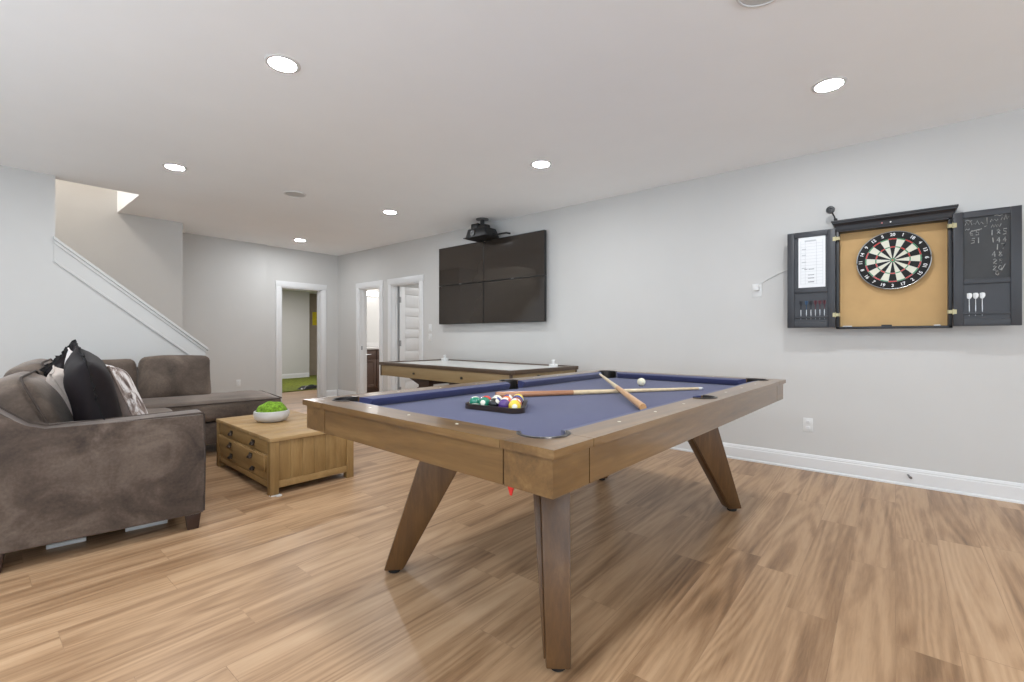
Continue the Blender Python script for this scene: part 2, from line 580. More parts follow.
# door frames: casing + jamb lining, one structure per doorway
def doorway_x(name, y0, y1):
    b = B()
    for s, X in ((-1, XR), (1, XR + WT)):
        xa, xb = (X - .018, X) if s < 0 else (X, X + .018)
        box(b, xa, xb, y0 - CW, y0, 0, DH + .005, .004)
        box(b, xa, xb, y1, y1 + CW, 0, DH + .005, .004)
        box(b, xa, xb, y0 - CW - .01, y1 + CW + .01, DH, DH + CW + .01, .004)
    for y in (y0, y1 - .018):
        box(b, XR - .001, XR + WT + .001, y, y + .018, 0, DH)
    box(b, XR - .001, XR + WT + .001, y0, y1, DH - .018, DH)
    for y in (y0 + .018, y1 - .030):
        box(b, XR + .06, XR + .095, y, y + .012, 0, DH - .018)
    return struct(name, b, M['trim'])
door2 = doorway_x('door_2', *D2)
door3 = doorway_x('door_3', *D3)
b = B()
for s, Y in ((-1, YB), (1, YB + WT)):
    ya, yb = (Y - .018, Y) if s < 0 else (Y, Y + .018)
    box(b, D1[0] - CW, D1[0], ya, yb, 0, DH + .005, .004)
    box(b, D1[1], D1[1] + CW, ya, yb, 0, DH + .005, .004)
    box(b, D1[0] - CW - .01, D1[1] + CW + .01, ya, yb, DH, DH + CW + .01, .004)
for x in (D1[0], D1[1] - .018):
    box(b, x, x + .018, YB - .001, YB + WT + .001, 0, DH)
box(b, D1[0], D1[1], YB - .001, YB + WT + .001, DH - .018, DH)
for x in (D1[0] + .018, D1[1] - .030):
    box(b, x, x + .012, YB + .06, YB + .095, 0, DH - .018)
door1 = struct('door_1', b, M['trim'])

# strike plate of doorway 2
b = B(); box(b, XR + .03, XR + .05, D2[1] - .0215, D2[1] - .017, .92, .99)
obj('strike_plate', b, M['grey'], door2)

# the open door leaf of doorway 3 (swung into the lit room), five horizontal panels
b = B()
lx0, lx1, ly0, ly1 = XR + WT - .02, XR + WT + .70, D3[1] - .065, D3[1] - .028
zs = [.02, .20, .56, .92, 1.28, 1.64, 2.02]
box(b, lx0, lx1, ly0 + .010, ly1, .012, DH - .022)
box(b, lx0, lx0 + .11, ly0, ly1, .012, DH - .022, .004)
box(b, lx1 - .11, lx1, ly0, ly1, .012, DH - .022, .004)
for i in range(6):
    zc = .012 + i * (DH - .022 - .012 - .13) / 5
    box(b, lx0 + .1, lx1 - .1, ly0, ly1, zc, zc + .13, .004)
for i in range(5):
    zc = .012 + .13 + i * (DH - .022 - .012 - .13) / 5
    box(b, lx0 + .135, lx1 - .135, ly0 + .003, ly1, zc + .03, zc + .24, .007)
leaf = tag(obj('door', b, M['trim']), 'white five-panel door standing open inside the bright right-hand doorway', 'door')
b = B()
for z in (.25, 1.05, 1.80):
    cyl(b, (lx0 - .008, ly0 - .004, z - .05), (lx0 - .008, ly0 - .004, z + .05), .009, seg=10)
    box(b, lx0 - .012, lx0 + .03, ly0 - .003, ly0 - .0005, z - .05, z + .05)
obj('hinge', b, M['nickel'], leaf)
b = B(); cyl(b, (lx1 - .06, ly0, .95), (lx1 - .06, ly0 - .04, .95), .012); ball(b, (lx1 - .06, ly0 - .055, .95), .028)
obj('knob', b, M['grey'], leaf)

# ---- rooms beyond the doorways
b = B(); box(b, XR + WT, 7.4, 6.70, 6.82, 0, 2.6)
struct('wall_partition', b, M['wall'])
b = B(); box(b, XR + WT, 7.4, 9.0, 9.1, 0, 2.6); box(b, 7.3, 7.4, 4.5, 9.0, 0, 2.6); box(b, XR + WT, 7.4, 4.4, 4.5, 0, 2.6)
struct('wall_side_rooms', b, M['wall'])
b = B(); box(b, XR + WT, 7.4, 4.4, 9.1, 2.55, 2.65)
struct('ceiling_side_rooms', b, M['ceil'])
b = B(); box(b, 3.0, 3.1, YB + WT, 13.6, 0, 2.5)
struct('wall_turf_left', b, M['wall'])
b = B(); box(b, 3.1, 6.46, 13.0, 13.1, 0, 2.5)
struct('wall_turf_back', b, M['wall'])
b = B(); box(b, 7.6, 7.7, 9.1, 13.6, 0, 2.5)
struct('wall_turf_right', b, M['wall'])
b = B(); box(b, 6.36, 6.46, 13.1, 13.6, 0, 2.5)
struct('wall_recess_side', b, M['taupe'])
b = B(); box(b, 6.46, 7.7, 13.5, 13.6, 0, 2.5)
struct('wall_recess_back', b, M['taupe'])
b = B(); box(b, 3.0, 7.7, YB + WT, 13.6, 2.47, 2.57)
struct('ceiling_turf_room', b, M['ceil'])
baseboard('baseboard_turf_room', 'X', 13.0, -1, [(3.1, 6.45)])

# ================================================================== CAMERA
cam = bpy.data.cameras.new('camera')
co = bpy.data.objects.new('camera', cam)
COL.objects.link(co)
cam.sensor_width = 36
cam.lens = 460 / 1024 * 36
cam.shift_y = -3.5 / 1024
cam.clip_start = .02
co.location = (0, 0, 1.15)
co.rotation_euler = (PI / 2, 0, -math.atan2(552, 460))
S.camera = co

# ================================================================== LIGHT
w = bpy.data.worlds.new('world')
S.world = w
w.use_nodes = True
w.node_tree.nodes['Background'].inputs[0].default_value = (.82, .9, 1, 1)
w.node_tree.nodes['Background'].inputs[1].default_value = 1.5

def area(name, loc, rot, sx, sy, power, col=(1, 1, 1), shape='RECTANGLE', spread=PI):
    l = bpy.data.lights.new(name, 'AREA')
    l.shape = shape
    l.size = sx
    if shape in ('RECTANGLE', 'ELLIPSE'):
        l.size_y = sy
    l.energy = power
    l.color = col
    l.spread = spread
    o = bpy.data.objects.new(name, l)
    COL.objects.link(o)
    o.location = loc
    o.rotation_euler = rot
    return o
REAR_FILL, SIDE_FILL, CAN = 115, 215, 325
# upward fill lights in the unseen rear and left openings, added to brighten the ceiling
area('rear_ceiling_fill', (-.9, YR - .05, 1.2), (rad(162), 0, 0), 2.9, 2.1, REAR_FILL, (.74, .87, 1))
area('rear_ceiling_fill', (2.4, YR - .05, 1.2), (rad(162), 0, 0), 2.9, 2.1, REAR_FILL, (.74, .87, 1))
area('side_ceiling_fill', (XL - .02, -3.6, .9), (rad(170), 0, rad(-90)), 4.4, 2.1, SIDE_FILL, (.68, .84, 1))
area('side_ceiling_fill', (XL - .02, 1.6, .9), (rad(170), 0, rad(-90)), 4.4, 2.1, SIDE_FILL, (.68, .84, 1))
# ceiling lamps out of frame
LP = CAN * PI * PI * .075 ** 2
for i, (x, y) in enumerate([(1.25, .32), (1.25, -2.1), (-1.1, 2.6), (-1.1, .32), (-1.1, 5.1), (-1.1, -2.1)]):
    area('lamp_out_of_frame', (x, y, H - .004), (0, 0, 0), .15, .15, LP, (.92, .96, 1), 'DISK')
# lamps of the neighbouring rooms and of the storey above
area('lamp_upper_hall', (-.2, 7.0, 4.6), (0, 0, 0), .6, .6, 62, (1, .93, .86))
area('lamp_side_room', (6.2, 7.9, 2.5), (0, 0, 0), .8, .5, 36)
area('lamp_leaf_room', (6.0, 5.5, 2.5), (0, 0, 0), .8, .8, 22)
area('lamp_turf_room', (5.4, 11.0, 2.44), (0, 0, 0), .8, .8, 60, (1, .97, 1))

# recessed ceiling lights in view
def can_light():
    t = thing('recessed_light', '', 'ceiling light', (0, 0, H), 0, 'recessed ceiling lights')
    b = B(); lathe(b, [(.073, -.001), (.074, -.006), (.090, -.005), (.096, 0)], seg=32)
    obj('trim_ring', b, M['plate'], t)
    b = B(); lathe(b, [(0, -.004), (.0735, -.004)], seg=32)
    obj('lens', b, M['lamp'], t)
    return t
cans = [((1.20, 2.735), 'large round recessed ceiling light, first one left of the pool table centre'),
        ((3.50, .321), 'round recessed ceiling light above and in front of the dartboard cabinet'),
        ((3.41, 2.495), 'round recessed ceiling light just in front of the screens, above the games tables'),
        ((1.284, 5.161), 'round recessed ceiling light nearest the stair opening'),
        ((3.488, 4.918), 'small round recessed ceiling light in front of the two side doorways'),
        ((3.55, 7.458), 'smallest recessed ceiling light, above the doorway to the green turf')]
c0 = can_light()
for i, (xy, lab) in enumerate(cans):
    c = c0 if i == 0 else dup(c0)
    c.location = (xy[0], xy[1], H)
    c['label'] = lab

def ceil_speaker(x, y, lab):
    t = thing('ceiling_speaker', lab, 'ceiling speaker', (x, y, H), 0, 'round ceiling speakers')
    b = B(); lathe(b, [(0, -.006), (.10, -.005)], seg=36); obj('grille', b, M['speaker'], t)
    b = B(); lathe(b, [(.10, -.002), (.101, -.009), (.112, -.008), (.116, 0)], seg=36); obj('rim', b, M['plate'], t)
ceil_speaker(2.376, 5.11, 'flat white round ceiling speaker between the far ceiling lights')
ceil_speaker(2.345, .462, 'white round ceiling speaker cut by the top edge of the photo')

# ================================================================== POOL TABLE
PT = (.976, .673, 0); PR = rad(-2)
TL, TW, ZT, ZB = 2.673, 1.46, .86, .81
tab = thing('pool_table', 'wooden pool table with blue cloth and four splayed plank legs', 'pool table', PT, PR)
def ptw(u, v, z=0):
    return (PT[0] + u * cos(PR) - v * sin(PR), PT[1] + u * sin(PR) + v * cos(PR), z)
CP, CR = .155, .072        # corner pocket centre offset, radius
SP, SR = .098, .060        # side pocket
def arc(cx, cy, r, a0, a1, n=14):
    return [(cx + r * cos(rad(a0 + (a1 - a0) * i / n)), cy + r * sin(rad(a0 + (a1 - a0) * i / n))) for i in range(n + 1)]
CB, RW = .19, .122         # corner block length, wooden rail width

# corner blocks (top plate + apron faces)
d = CB - CP
angA = math.degrees(math.acos(d / CR))
def corner_poly():
    a = arc(CP, CP, CR, -angA, -(360 - 90 - (90 - (90 - angA))) , 18)
    return [(0, 0), (CB, 0)] + a + [(0, CB)]
def mirror(poly, mu, mv):
    p = [((TL - x) if mu else x, (TW - y) if mv else y) for x, y in poly]
    return p[::-1] if mu != mv else p
for mu in (0, 1):
    for mv in (0, 1):
        b = B()
        prism(b, mirror(corner_poly(), mu, mv), ZT - .024, ZT)
        q = .014
        prism(b, mirror([(q, q), (CB - .002, q), (CB - .002, .034), (.034, .034), (.034, CB - .002), (q, CB - .002)], mu, mv), .727, ZT - .024)
        obj('corner_block', b, M['table'], tab)
# rails: wood cap, apron and cloth cushion for each of the six rails
def arc_cut_corner(n=8):
    """points of the corner pocket from (CB, ...) to rail inner edge, going up"""
    a0 = -angA
    a1 = -math.degrees(math.asin((CP - RW) / CR))
    return arc(CP, CP, CR, a0, a1, n)
def long_rail(mu, mv):
    # half-length rail along u from the corner block to the side pocket, at v = 0 (mirrored by mu, mv)
    um = TL / 2
    a1 = 180 + math.degrees(math.asin(-(RW - SP) / SR))
    side = arc(um, SP, SR, 270, a1, 10)    # from the outer side back to the rail edge
    poly = [(CB + .003, 0), (um - .0008, 0), (um - .0008, SP - SR)] + side + arc_cut_corner()[::-1]
    b = B(); prism(b, mirror(poly, mu, mv), ZT - .024, ZT)
    obj('rail_cap', b, M['table'], tab)
    # cushion
    b = B()
    prof = [(RW, ZT - .001), (RW + .02, ZT - .003), (RW + .046, ZT - .010), (RW + .048, ZT - .018), (RW + .028, ZB + .002), (RW, ZB + .002)]
    def ends(v):
        k = v - RW
        return CP + math.sqrt(max(CR ** 2 - (RW - CP) ** 2, 0)) + .002 + k * .95, um - math.sqrt(SR ** 2 - (RW - SP) ** 2) - .002 - k * .30
    P0, P1 = [], []
    for v, z in prof:
        e0, e1 = ends(v)
        for L, e in ((P0, e0), (P1, e1)):
            x, y = e, v
            L.append(((TL - x) if mu else x, (TW - y) if mv else y, z))
    hexa(b, P0, P1)
    obj('cushion', b, M['cloth'], tab, 50)
for mu in (0, 1):
    for mv in (0, 1):
        long_rail(mu, mv)
for mu in (0, 1):
    b = B()
    c1 = [(y, x) for x, y in arc_cut_corner()]                    # around the v = 0 corner
    c2 = [(x, TW - y) for x, y in c1][::-1]
    poly = [(0, CB + .003)] + c1 + c2 + [(0, TW - CB - .003)]
    poly = poly[::-1]
    if mu:
        poly = [(TL - x, y) for x, y in poly][::-1]
    prism(b, poly, ZT - .024, ZT)
    obj('rail_cap', b, M['table_v'], tab)
    b = B()
    prof = [(RW, ZT - .001), (RW + .02, ZT - .003), (RW + .046, ZT - .010), (RW + .048, ZT - .018), (RW + .028, ZB + .002), (RW, ZB + .002)]
    P0, P1 = [], []
    for x, z in prof:
        k = x - RW
        e0 = CP + math.sqrt(max(CR ** 2 - (RW - CP) ** 2, 0)) + .002 + k * .95
        for L, e in ((P0, e0), (P1, TW - e0)):
            L.append(((TL - x) if mu else x, e, z))
    hexa(b, P0, P1)
    obj('cushion', b, M['cloth'], tab, 50)
# apron boards between corner blocks
for mv in (0, 1):
    b = B()
    y0, y1 = (.014, .034) if not mv else (TW - .034, TW - .014)
    box(b, CB + .003, TL - CB - .003, y0, y1, .727, ZT - .024)
    obj('apron', b, M['table'], tab)
for mu in (0, 1):
    b = B()
    x0, x1 = (.014, .034) if not mu else (TL - .034, TL - .014)
    box(b, x0, x1, CB + .003, TW - CB - .003, .727, ZT - .024)
    obj('apron', b, M['table_v'], tab)
# dark gaps at the block joints
def joint(x0, x1, y0, y1):
    b = B(); box(b, x0, x1, y0, y1, .729, ZT - .003)
    obj('joint_strip', b, M['seam'], tab)
for mv in (0, 1):
    for u in (CB, TL - CB):
        y0, y1 = (.018, .032) if not mv else (TW - .032, TW - .018)
        joint(u - .004, u + .005, y0, y1)
for mu in (0, 1):
    for v in (CB, TW - CB):
        x0, x1 = (.018, .032) if not mu else (TL - .032, TL - .018)
        joint(x0, x1, v - .004, v + .005)
# slate bed with the cloth: rectangle with pocket notches
e = RW - .004
k_ = math.degrees(math.asin((CP - e) / (CR + .004)))
ks_ = math.degrees(math.asin((e - SP) / (SR + .004)))
half = arc(CP, CP, CR + .004, 90 + k_, -k_, 12) + arc(TL / 2, SP, SR + .004, 180 - ks_, ks_, 10) + [(TL - x, y) for x, y in arc(CP, CP, CR + .004, 90 + k_, -k_, 12)][::-1]
bed = half + [(TL - x, TW - y) for x, y in half]
b = B(); prism(b, bed, ZB - .03, ZB)
obj('bed', b, M['cloth'], tab)
b = B(); box(b, .034, TL - .034, .034, TW - .034, .74, .752)
obj('underside', b, M['seam'], tab)
# pockets: leather cup + iron rim
def pocket(cx, cy, r, a0, a1, h=.058):
    p = obj('pocket', (lambda b: (lathe(b, [(r - .001, ZB - .002), (r + .003, ZB - .002), (r - .004, .757), (0, .757), (0, .762), (r - .008, .764), (r - .001, ZB - .002)], (cx, cy, 0), 28), b)[1])(B()), M['hole'], tab)
    bm = B()
    n = 22
    inner = [(r - .004, ZB - .001), (r - .003, ZT + .001), (r + .001, ZT + .004), (r + .008, ZT + .0035), (r + .011, ZT + .0005), (r + .001, ZB - .001)]
    rings = []
    for i in range(n + 1):
        a = rad(a0 + (a1 - a0) * i / n)
        rings.append([bm.verts.new((cx + q * cos(a), cy + q * sin(a), z)) for q, z in inner])
    for A, C in zip(rings, rings[1:]):
        for j in range(len(inner)):
            bm.faces.new((A[j], A[(j + 1) % len(inner)], C[(j + 1) % len(inner)], C[j]))
    bm.faces.new(rings[0]); bm.faces.new(rings[-1][::-1])
    obj('pocket_rim', bm, M['iron'], p)
for mu in (0, 1):
    for mv in (0, 1):
        base = 225 if (mu, mv) == (0, 0) else 315 if (mu, mv) == (1, 0) else 135 if (mu, mv) == (0, 1) else 45
        pocket(TL - CP if mu else CP, TW - CP if mv else CP, CR, base - 104, base + 104)
pocket(TL / 2, SP, SR, 270 - 105, 270 + 105)
pocket(TL / 2, TW - SP, SR, 90 - 105, 90 + 105)
# sights on the rails
def sight(u, v):
    b = B(); cyl(b, (u, v, ZT - .001), (u, v, ZT + .0006), .006, seg=12)
    obj('sight', b, M['bw'], tab)
for u in [CB + (TL / 2 - CB) * k / 4 for k in (1, 2, 3)] + [TL / 2 + (TL / 2 - CB) * k / 4 for k in (1, 2, 3)]:
    for v in (.075, TW - .075):
        sight(u, v)
for v in [CB + (TW - 2 * CB) * k / 4 for k in (1, 2, 3)]:
    for u in (.075, TL - .075):
        sight(u, v)
# frame beams below the bed
b = B()
box(b, .50, TL - .50, .33, .41, .66, .742); box(b, .50, TL - .50, TW - .41, TW - .33, .66, .742)
box(b, .50, .58, .41, TW - .41, .66, .742); box(b, TL - .58, TL - .50, .41, TW - .41, .66, .742)
obj('frame_beam', b, M['seam'], tab)
# four splayed plank legs, each in its diagonal plane
def table_leg(mu, mv):
    su, sv = (1 if mu else -1), (1 if mv else -1)          # outward
    fu, fv = (TL - .365 if mu else .352), (TW - .223 if mv else .245)
    du, dv = .33 * .735, .275 * .735
    foot = Vector((fu, fv, .022)); top = Vector((fu - su * du, fv - sv * dv, .738))
    o = Vector((su * .77, sv * .64, 0)); o.normalize()     # outward in plan
    s = Vector((-o.y, o.x, 0))                              # sideways
    wb, wt, tb, tt = .046, .128, .043, .060
    def quad(c, w, t, sh=0):
        c = c + s * sh
        q = [c + o * w - s * t, c + o * w + s * t, c - o * w + s * t, c - o * w - s * t]
        return q
    bm = B()
    hexa(bm, quad(foot, wb, tb), quad(top, wt, tt), .006)
    l = obj('leg', bm, M['table_z'], tab)
    sg = -1
    bm = B()
    f2 = foot + Vector((0, 0, .02)); t2 = top.copy()
    f2 -= o * .012; t2 -= o * .03
    hexa(bm, quad(f2, wb * .8, .004, sg * (tb + .004)), quad(t2, wt * .86, .018, sg * (tt + .018)), .003)
    obj('leg_facing', bm, M['table_z'], l)
    bm = B(); lathe(bm, [(0, 0), (.026, 0), (.03, .004), (.03, .014), (.02, .024), (0, .024)], (fu, fv, 0), 20)
    obj('foot_pad', bm, M['rubber'], l)
for mu in (0, 1):
    for mv in (0, 1):
        table_leg(mu, mv)

# red tag hanging from the apron edge
b = B(); hexa(b, [ptw(.018, .163, .702), ptw(.021, .163, .702), ptw(.021, .169, .702), ptw(.018, .169, .702)],
              [ptw(.016, .156, .7265), ptw(.023, .156, .7265), ptw(.023, .176, .7265), ptw(.016, .176, .7265)])
tag(obj('hanging_tag', b, M['red']), 'small red tag hanging below the pool table apron near its front corner', 'tag')

# ---- triangle rack and balls
RA = Vector((.534, .936)); RBp = Vector((.572, .633))      # near side of the triangle (left, right)
br_ = .0285
bc = (RA + RBp) / 2
dv_ = (RBp - RA).normalized()
dn_ = Vector((-dv_.y, dv_.x))
if dn_.x < 0: dn_ = -dn_
pitch = .0575
Hh = pitch * math.sqrt(3) / 2
rowc = bc + dn_ * .045
centroid = rowc + dn_ * (Hh * 4 / 3)
rk = B()
def tri_loop(off, rc, n=6):
    """rounded triangle outline around the ball cluster"""
    corners = [rowc - dv_ * pitch * 2, rowc + dv_ * pitch * 2, rowc + dn_ * Hh * 4]
    pts = []
    for i, c in enumerate(corners):
        out = (c - centroid).normalized()
        a = math.atan2(out.y, out.x)
        sgn = -1 if ((corners[1] - corners[0]).x * (corners[2] - corners[0]).y - (corners[1] - corners[0]).y * (corners[2] - corners[0]).x) < 0 else 1
        for k in range(n + 1):
            aa = a + sgn * rad(-60 + 120 * k / n)
            pts.append((c.x + (br_ + off) * cos(aa), c.y + (br_ + off) * sin(aa)))
    return pts
o_, i_ = tri_loop(.020, 0), tri_loop(.003, 0)
n = len(o_)
def ring(pts, z): return [rk.verts.new(Vector(ptw(x, y, z)) - Vector(PT)) for x, y in pts]
lv = [ring(o_, ZB + .002), ring(o_, ZB + .025), ring(i_, ZB + .025), ring(i_, ZB + .002)]
for j in range(4):
    A, C = lv[j], lv[(j + 1) % 4]
    for k in range(n):
        rk.faces.new((A[k], A[(k + 1) % n], C[(k + 1) % n], C[k]))
M['rack'] = mat('rack_wood', srgb(46, 34, 26), .3, coat=.5)
r = tag(obj('ball_rack', rk, M['rack']), 'dark triangular ball rack holding the coloured balls on the blue cloth', 'ball rack')
r.location = PT
hues = {'yellow': srgb(226, 196, 62), 'blue': srgb(36, 60, 140), 'red': srgb(204, 54, 44), 'purple': srgb(74, 44, 118), 'orange': srgb(232, 118, 44),
        'green': srgb(22, 122, 96), 'maroon': srgb(120, 36, 40), 'black': srgb(24, 24, 26)}
BM = {}
def bmat(h, st):
    if (h, st) not in BM:
        BM[(h, st)] = ball_mat('ball_%s_%s' % (h, 'stripe' if st else 'solid'), hues[h], st)
    return BM[(h, st)]
rows = [[('green', 1), ('green', 0), ('black', 0), ('purple', 0), ('yellow', 0)],
        [('red', 0), ('blue', 1), ('red', 1), ('orange', 1)],
        [('maroon', 1), ('orange', 0), ('maroon', 0)],
        [('purple', 1), ('blue', 0)],
        [('yellow', 1)]]
row_name = ['near row of the rack', 'second row of the rack', 'third row of the rack', 'fourth row of the rack', 'far point of the rack']
bm0 = B(); ball(bm0, (0, 0, 0), br_, 24, 16)
proto_ball = None
rnd = random.Random(3)
for ri, row in enumerate(rows):
    for k, (h, st) in enumerate(row):
        c = rowc + dn_ * Hh * ri + dv_ * pitch * (k - (len(row) - 1) / 2)
        if proto_ball is None:
            o = obj('billiard_ball', bm0, bmat(h, st)); proto_ball = o
        else:
            o = proto_ball.copy(); o.data = proto_ball.data.copy(); o.data.materials[0] = bmat(h, st); COL.objects.link(o)
        o.location = ptw(c.x, c.y, ZB + br_)
        o.rotation_euler = (rnd.uniform(.3, 1.3), rnd.uniform(-.9, .9), rnd.uniform(0, 6))
        tag(o, '%s %s billiard ball in the %s' % ('striped' if st else 'solid', h, row_name[ri]), 'billiard ball', 'racked billiard balls')
b = B(); ball(b, (0, 0, 0), br_, 28, 18)
cb = tag(obj('cue_ball', b, M['ivory']), 'plain ivory white cue ball alone at the far end of the blue cloth', 'cue ball')
cb.location = ptw(2.05, .764, ZB + br_)

# ---- cues
def cue(butt, tip, mb, lab, split, stripe=None):
    butt, tip = Vector(butt), Vector(tip)
    t = thing('pool_cue', lab, 'pool cue', butt)
    d = tip - butt
    L = d.length
    t.rotation_euler = d.to_track_quat('X', 'Z').to_euler()
    b = B(); cyl(b, (.012, 0, 0), (L * split, 0, 0), .0178, .0142, 18); obj('butt', b, mb, t)
    b = B(); cyl(b, (0, 0, 0), (.014, 0, 0), .016, .0178, 18); obj('bumper', b, mb, t)
    b = B(); cyl(b, (L * split, 0, 0), (L - .035, 0, 0), .0142, .0082, 18); obj('shaft', b, M['maple'], t)
    b = B(); cyl(b, (L - .035, 0, 0), (L - .01, 0, 0), .0082, .008, 16); obj('ferrule', b, M['ferrule'], t)
    b = B(); cyl(b, (L - .01, 0, 0), (L, 0, 0), .008, .0068, 16); obj('tip', b, M['tip'], t)
    b = B(); cyl(b, (L * split - .012, 0, 0), (L * split + .012, 0, 0), .0148, .0146, 18); obj('joint_collar', b, M['maple'] if stripe else M['butt'], t)
    return t
cue(ptw(.905, 1.075, ZB + .019), ptw(2.085, .356, ZB + .011), M['butt'], 'pool cue with brown butt lying along the table from the rack, under the other cue', .33)
cue(ptw(1.022, .252, ZB + .020), ptw(2.153, 1.158, ZB + .055), M['butt2'], 'pool cue with striped brown butt, laid across the other cue toward the far corner pocket', .46, 1)

# ================================================================== AIR HOCKEY TABLE
AP = (3.37, 2.82, 0)
ah = thing('games_table', 'long air hockey table with white playing surface below the screens', 'air hockey table', AP, rad(-4))
AL, AW, AZ = 2.42, 1.10, .83
for x_ in (.018, AW - .045):
    b = B(); box(b, x_, x_ + .027, .03, AL - .03, .655, AZ - .04, .003); obj('side_apron', b, M['tan'], ah)
for y_ in (.018, AL - .045):
    b = B(); box(b, .03, AW - .03, y_, y_ + .027, .655, AZ - .04, .003); obj('end_apron', b, M['tan'], ah)
for x in (0, AW - .05):
    for y in (0, AL - .05):
        b = B(); box(b, x + .012, x + .038, y + .012, y + .038, .65, AZ - .04, .004); obj('corner_post', b, M['walnut'], ah)
for x0, x1, y0, y1 in [(0, .055, 0, AL), (AW - .055, AW, 0, AL), (.055, AW - .055, 0, .055), (.055, AW - .055, AL - .055, AL)]:
    b = B(); box(b, x0, x1, y0, y1, AZ - .04, AZ, .005); obj('top_rail', b, M['walnut'], ah)
b = B(); box(b, .05, AW - .05, .05, AL - .05, AZ - .06, AZ - .012); obj('playing_surface', b, M['field'], ah)
for p0_, p1_, r_ in [((.019, .75, .715), (.004, .75, .715), .013), ((.019, 1.64, .715), (.004, 1.64, .715), .013), ((.42, .019, .745), (.42, 0, .745), .022)]:
    b = B(); cyl(b, p0_, p1_, r_, seg=14); obj('apron_knob', b, M['black'], ah)
for far in (0, 1):
    for x in (.06, AW - .13):
        poly = [(1.83, .655), (1.60, .585), (1.60, .555), (1.84, .46), (2.16, .014), (2.06, .014), (1.76, .43), (1.40, .575), (1.40, .655)]
        if not far:
            poly = [(AL - y, z) for y, z in poly]
        b = B(); prism_x(b, poly, x, x + .07, .004)
        l = obj('leg', b, M['darkleg'], ah)
        yf = 2.11 if far else AL - 2.11
        b = B(); cyl(b, (x + .035, yf, 0), (x + .035, yf, .016), .03, seg=16); obj('foot_pad', b, M['rubber'], l)
    yc = 1.55 if far else AL - 1.55
    b = B(); box(b, .10, AW - .10, yc - .04, yc + .04, .58, .655, .004)
    obj('cross_beam', b, M['darkleg'], ah)
b = B(); box(b, AW / 2 - .05, AW / 2 + .05, .5, AL - .5, .59, .65, .004); obj('centre_beam', b, M['darkleg'], ah)
b = B()
box(b, .30, AW - .30, .30, AL - .30, .645, .768)
obj('blower_box', b, M['black'], ah)
def pusher(lx, ly, lab):
    a = rad(-4)
    loc = (AP[0] + lx * cos(a) - ly * sin(a), AP[1] + lx * sin(a) + ly * cos(a), AZ - .012)
    b = B(); lathe(b, [(0, 0), (.05, 0), (.052, .006), (.052, .022), (.046, .03), (.034, .018), (.020, .020), (.018, .055), (.024, .068), (.018, .078), (0, .08)], seg=28)
    o = tag(obj('mallet', b, M['plate']), lab, 'mallet', 'white air hockey mallets')
    o.location = loc
pusher(AW - .12, AL - .14, 'white mallet on the far corner of the air hockey table')
pusher(AW - .13, .26, 'white mallet on the near end of the air hockey table, right of the screens')

# ================================================================== SCREENS
TX, TY0, TY1, TZ0, TZ1 = 4.62, 3.326, 5.282, 1.345, 2.485
ym, zm = 4.36, 1.918
scr = [('upper left', ym, TY1, zm, TZ1), ('upper right', TY0, ym, zm, TZ1), ('lower left', ym, TY1, TZ0, zm), ('lower right', TY0, ym, TZ0, zm)]
for nm, y0, y1, z0, z1 in scr:
    t = thing('tv_screen', '%s dark glossy screen of the four-screen display on the wall' % nm, 'television', (TX, (y0 + y1) / 2, z0), 0, 'four wall screens')
    hy, hz = (y1 - y0) / 2 - .0015, z1 - z0 - .003
    b = B(); box(b, .004, .045, -hy, hy, .0015, hz, .003); obj('housing', b, M['bezel'], t)
    b = B(); box(b, .0, .006, -hy + .007, hy - .007, .010, hz - .007); obj('display', b, M['screen'], t)
    b = B()
    for a0, a1, c0_, c1_ in [(-hy, hy, .0015, .010), (-hy, hy, hz - .007, hz), (-hy, -hy + .007, .01, hz - .007), (hy - .007, hy, .01, hz - .007)]:
        box(b, -.001, .006, a0, a1, c0_, c1_)
    obj('bezel', b, M['bezel'], t)
    b = B(); box(b, .044, .098, -.22, .22, hz / 2 - .16, hz / 2 + .16, .004)
    box(b, .044, .075, -hy + .05, hy - .05, hz / 2 - .05, hz / 2 + .05)
    obj('wall_bracket', b, M['black'], t)
    if z0 > 1.5:
        b = B(); box(b, -.0025, 0, -.022, .022, .0025, .0075); obj('badge', b, M['steel'], t)

# projector hanging from the ceiling over the screens
pj = thing('projector', 'black projector hanging from a ceiling mount over the top of the screens', 'projector', (4.49, 4.26, H))
b = B(); lathe(b, [(0, 0), (.085, 0), (.085, -.012), (.02, -.018), (0, -.018)], seg=28); obj('ceiling_plate', b, M['grey'], pj)
b = B(); cyl(b, (0, 0, -.015), (0, 0, -.10), .03); obj('mount_pole', b, M['black'], pj)
b = B(); box(b, -.06, .06, .03, .16, -.13, -.055, .012); box(b, -.05, .05, -.10, .05, -.15, -.085, .012); obj('mount_bracket', b, M['black'], pj)
b = B()
hexa(b, [(-.13, -.20, -.255), (.13, -.20, -.255), (.13, .20, -.255), (-.13, .20, -.255)], [(-.11, -.15, -.135), (.11, -.15, -.135), (.11, .17, -.135), (-.11, .17, -.135)], .015, 3)
obj('body', b, M['black'], pj)
b = B(); cyl(b, (-.115, .06, -.200), (-.135, .06, -.200), .042, .04, 24); obj('lens', b, M['bezel'], pj)
b = B(); box(b, -.15, .14, -.185, .215, -.262, -.252, .003); obj('tray', b, M['black'], pj)
b = B(); tube(b, [(.0, -.15, -.20), (.03, -.22, -.235), (.06, -.28, -.225), (.10, -.34, -.215), (.135, -.38, -.225)], .012, 8); obj('cable', b, M['black'], pj)

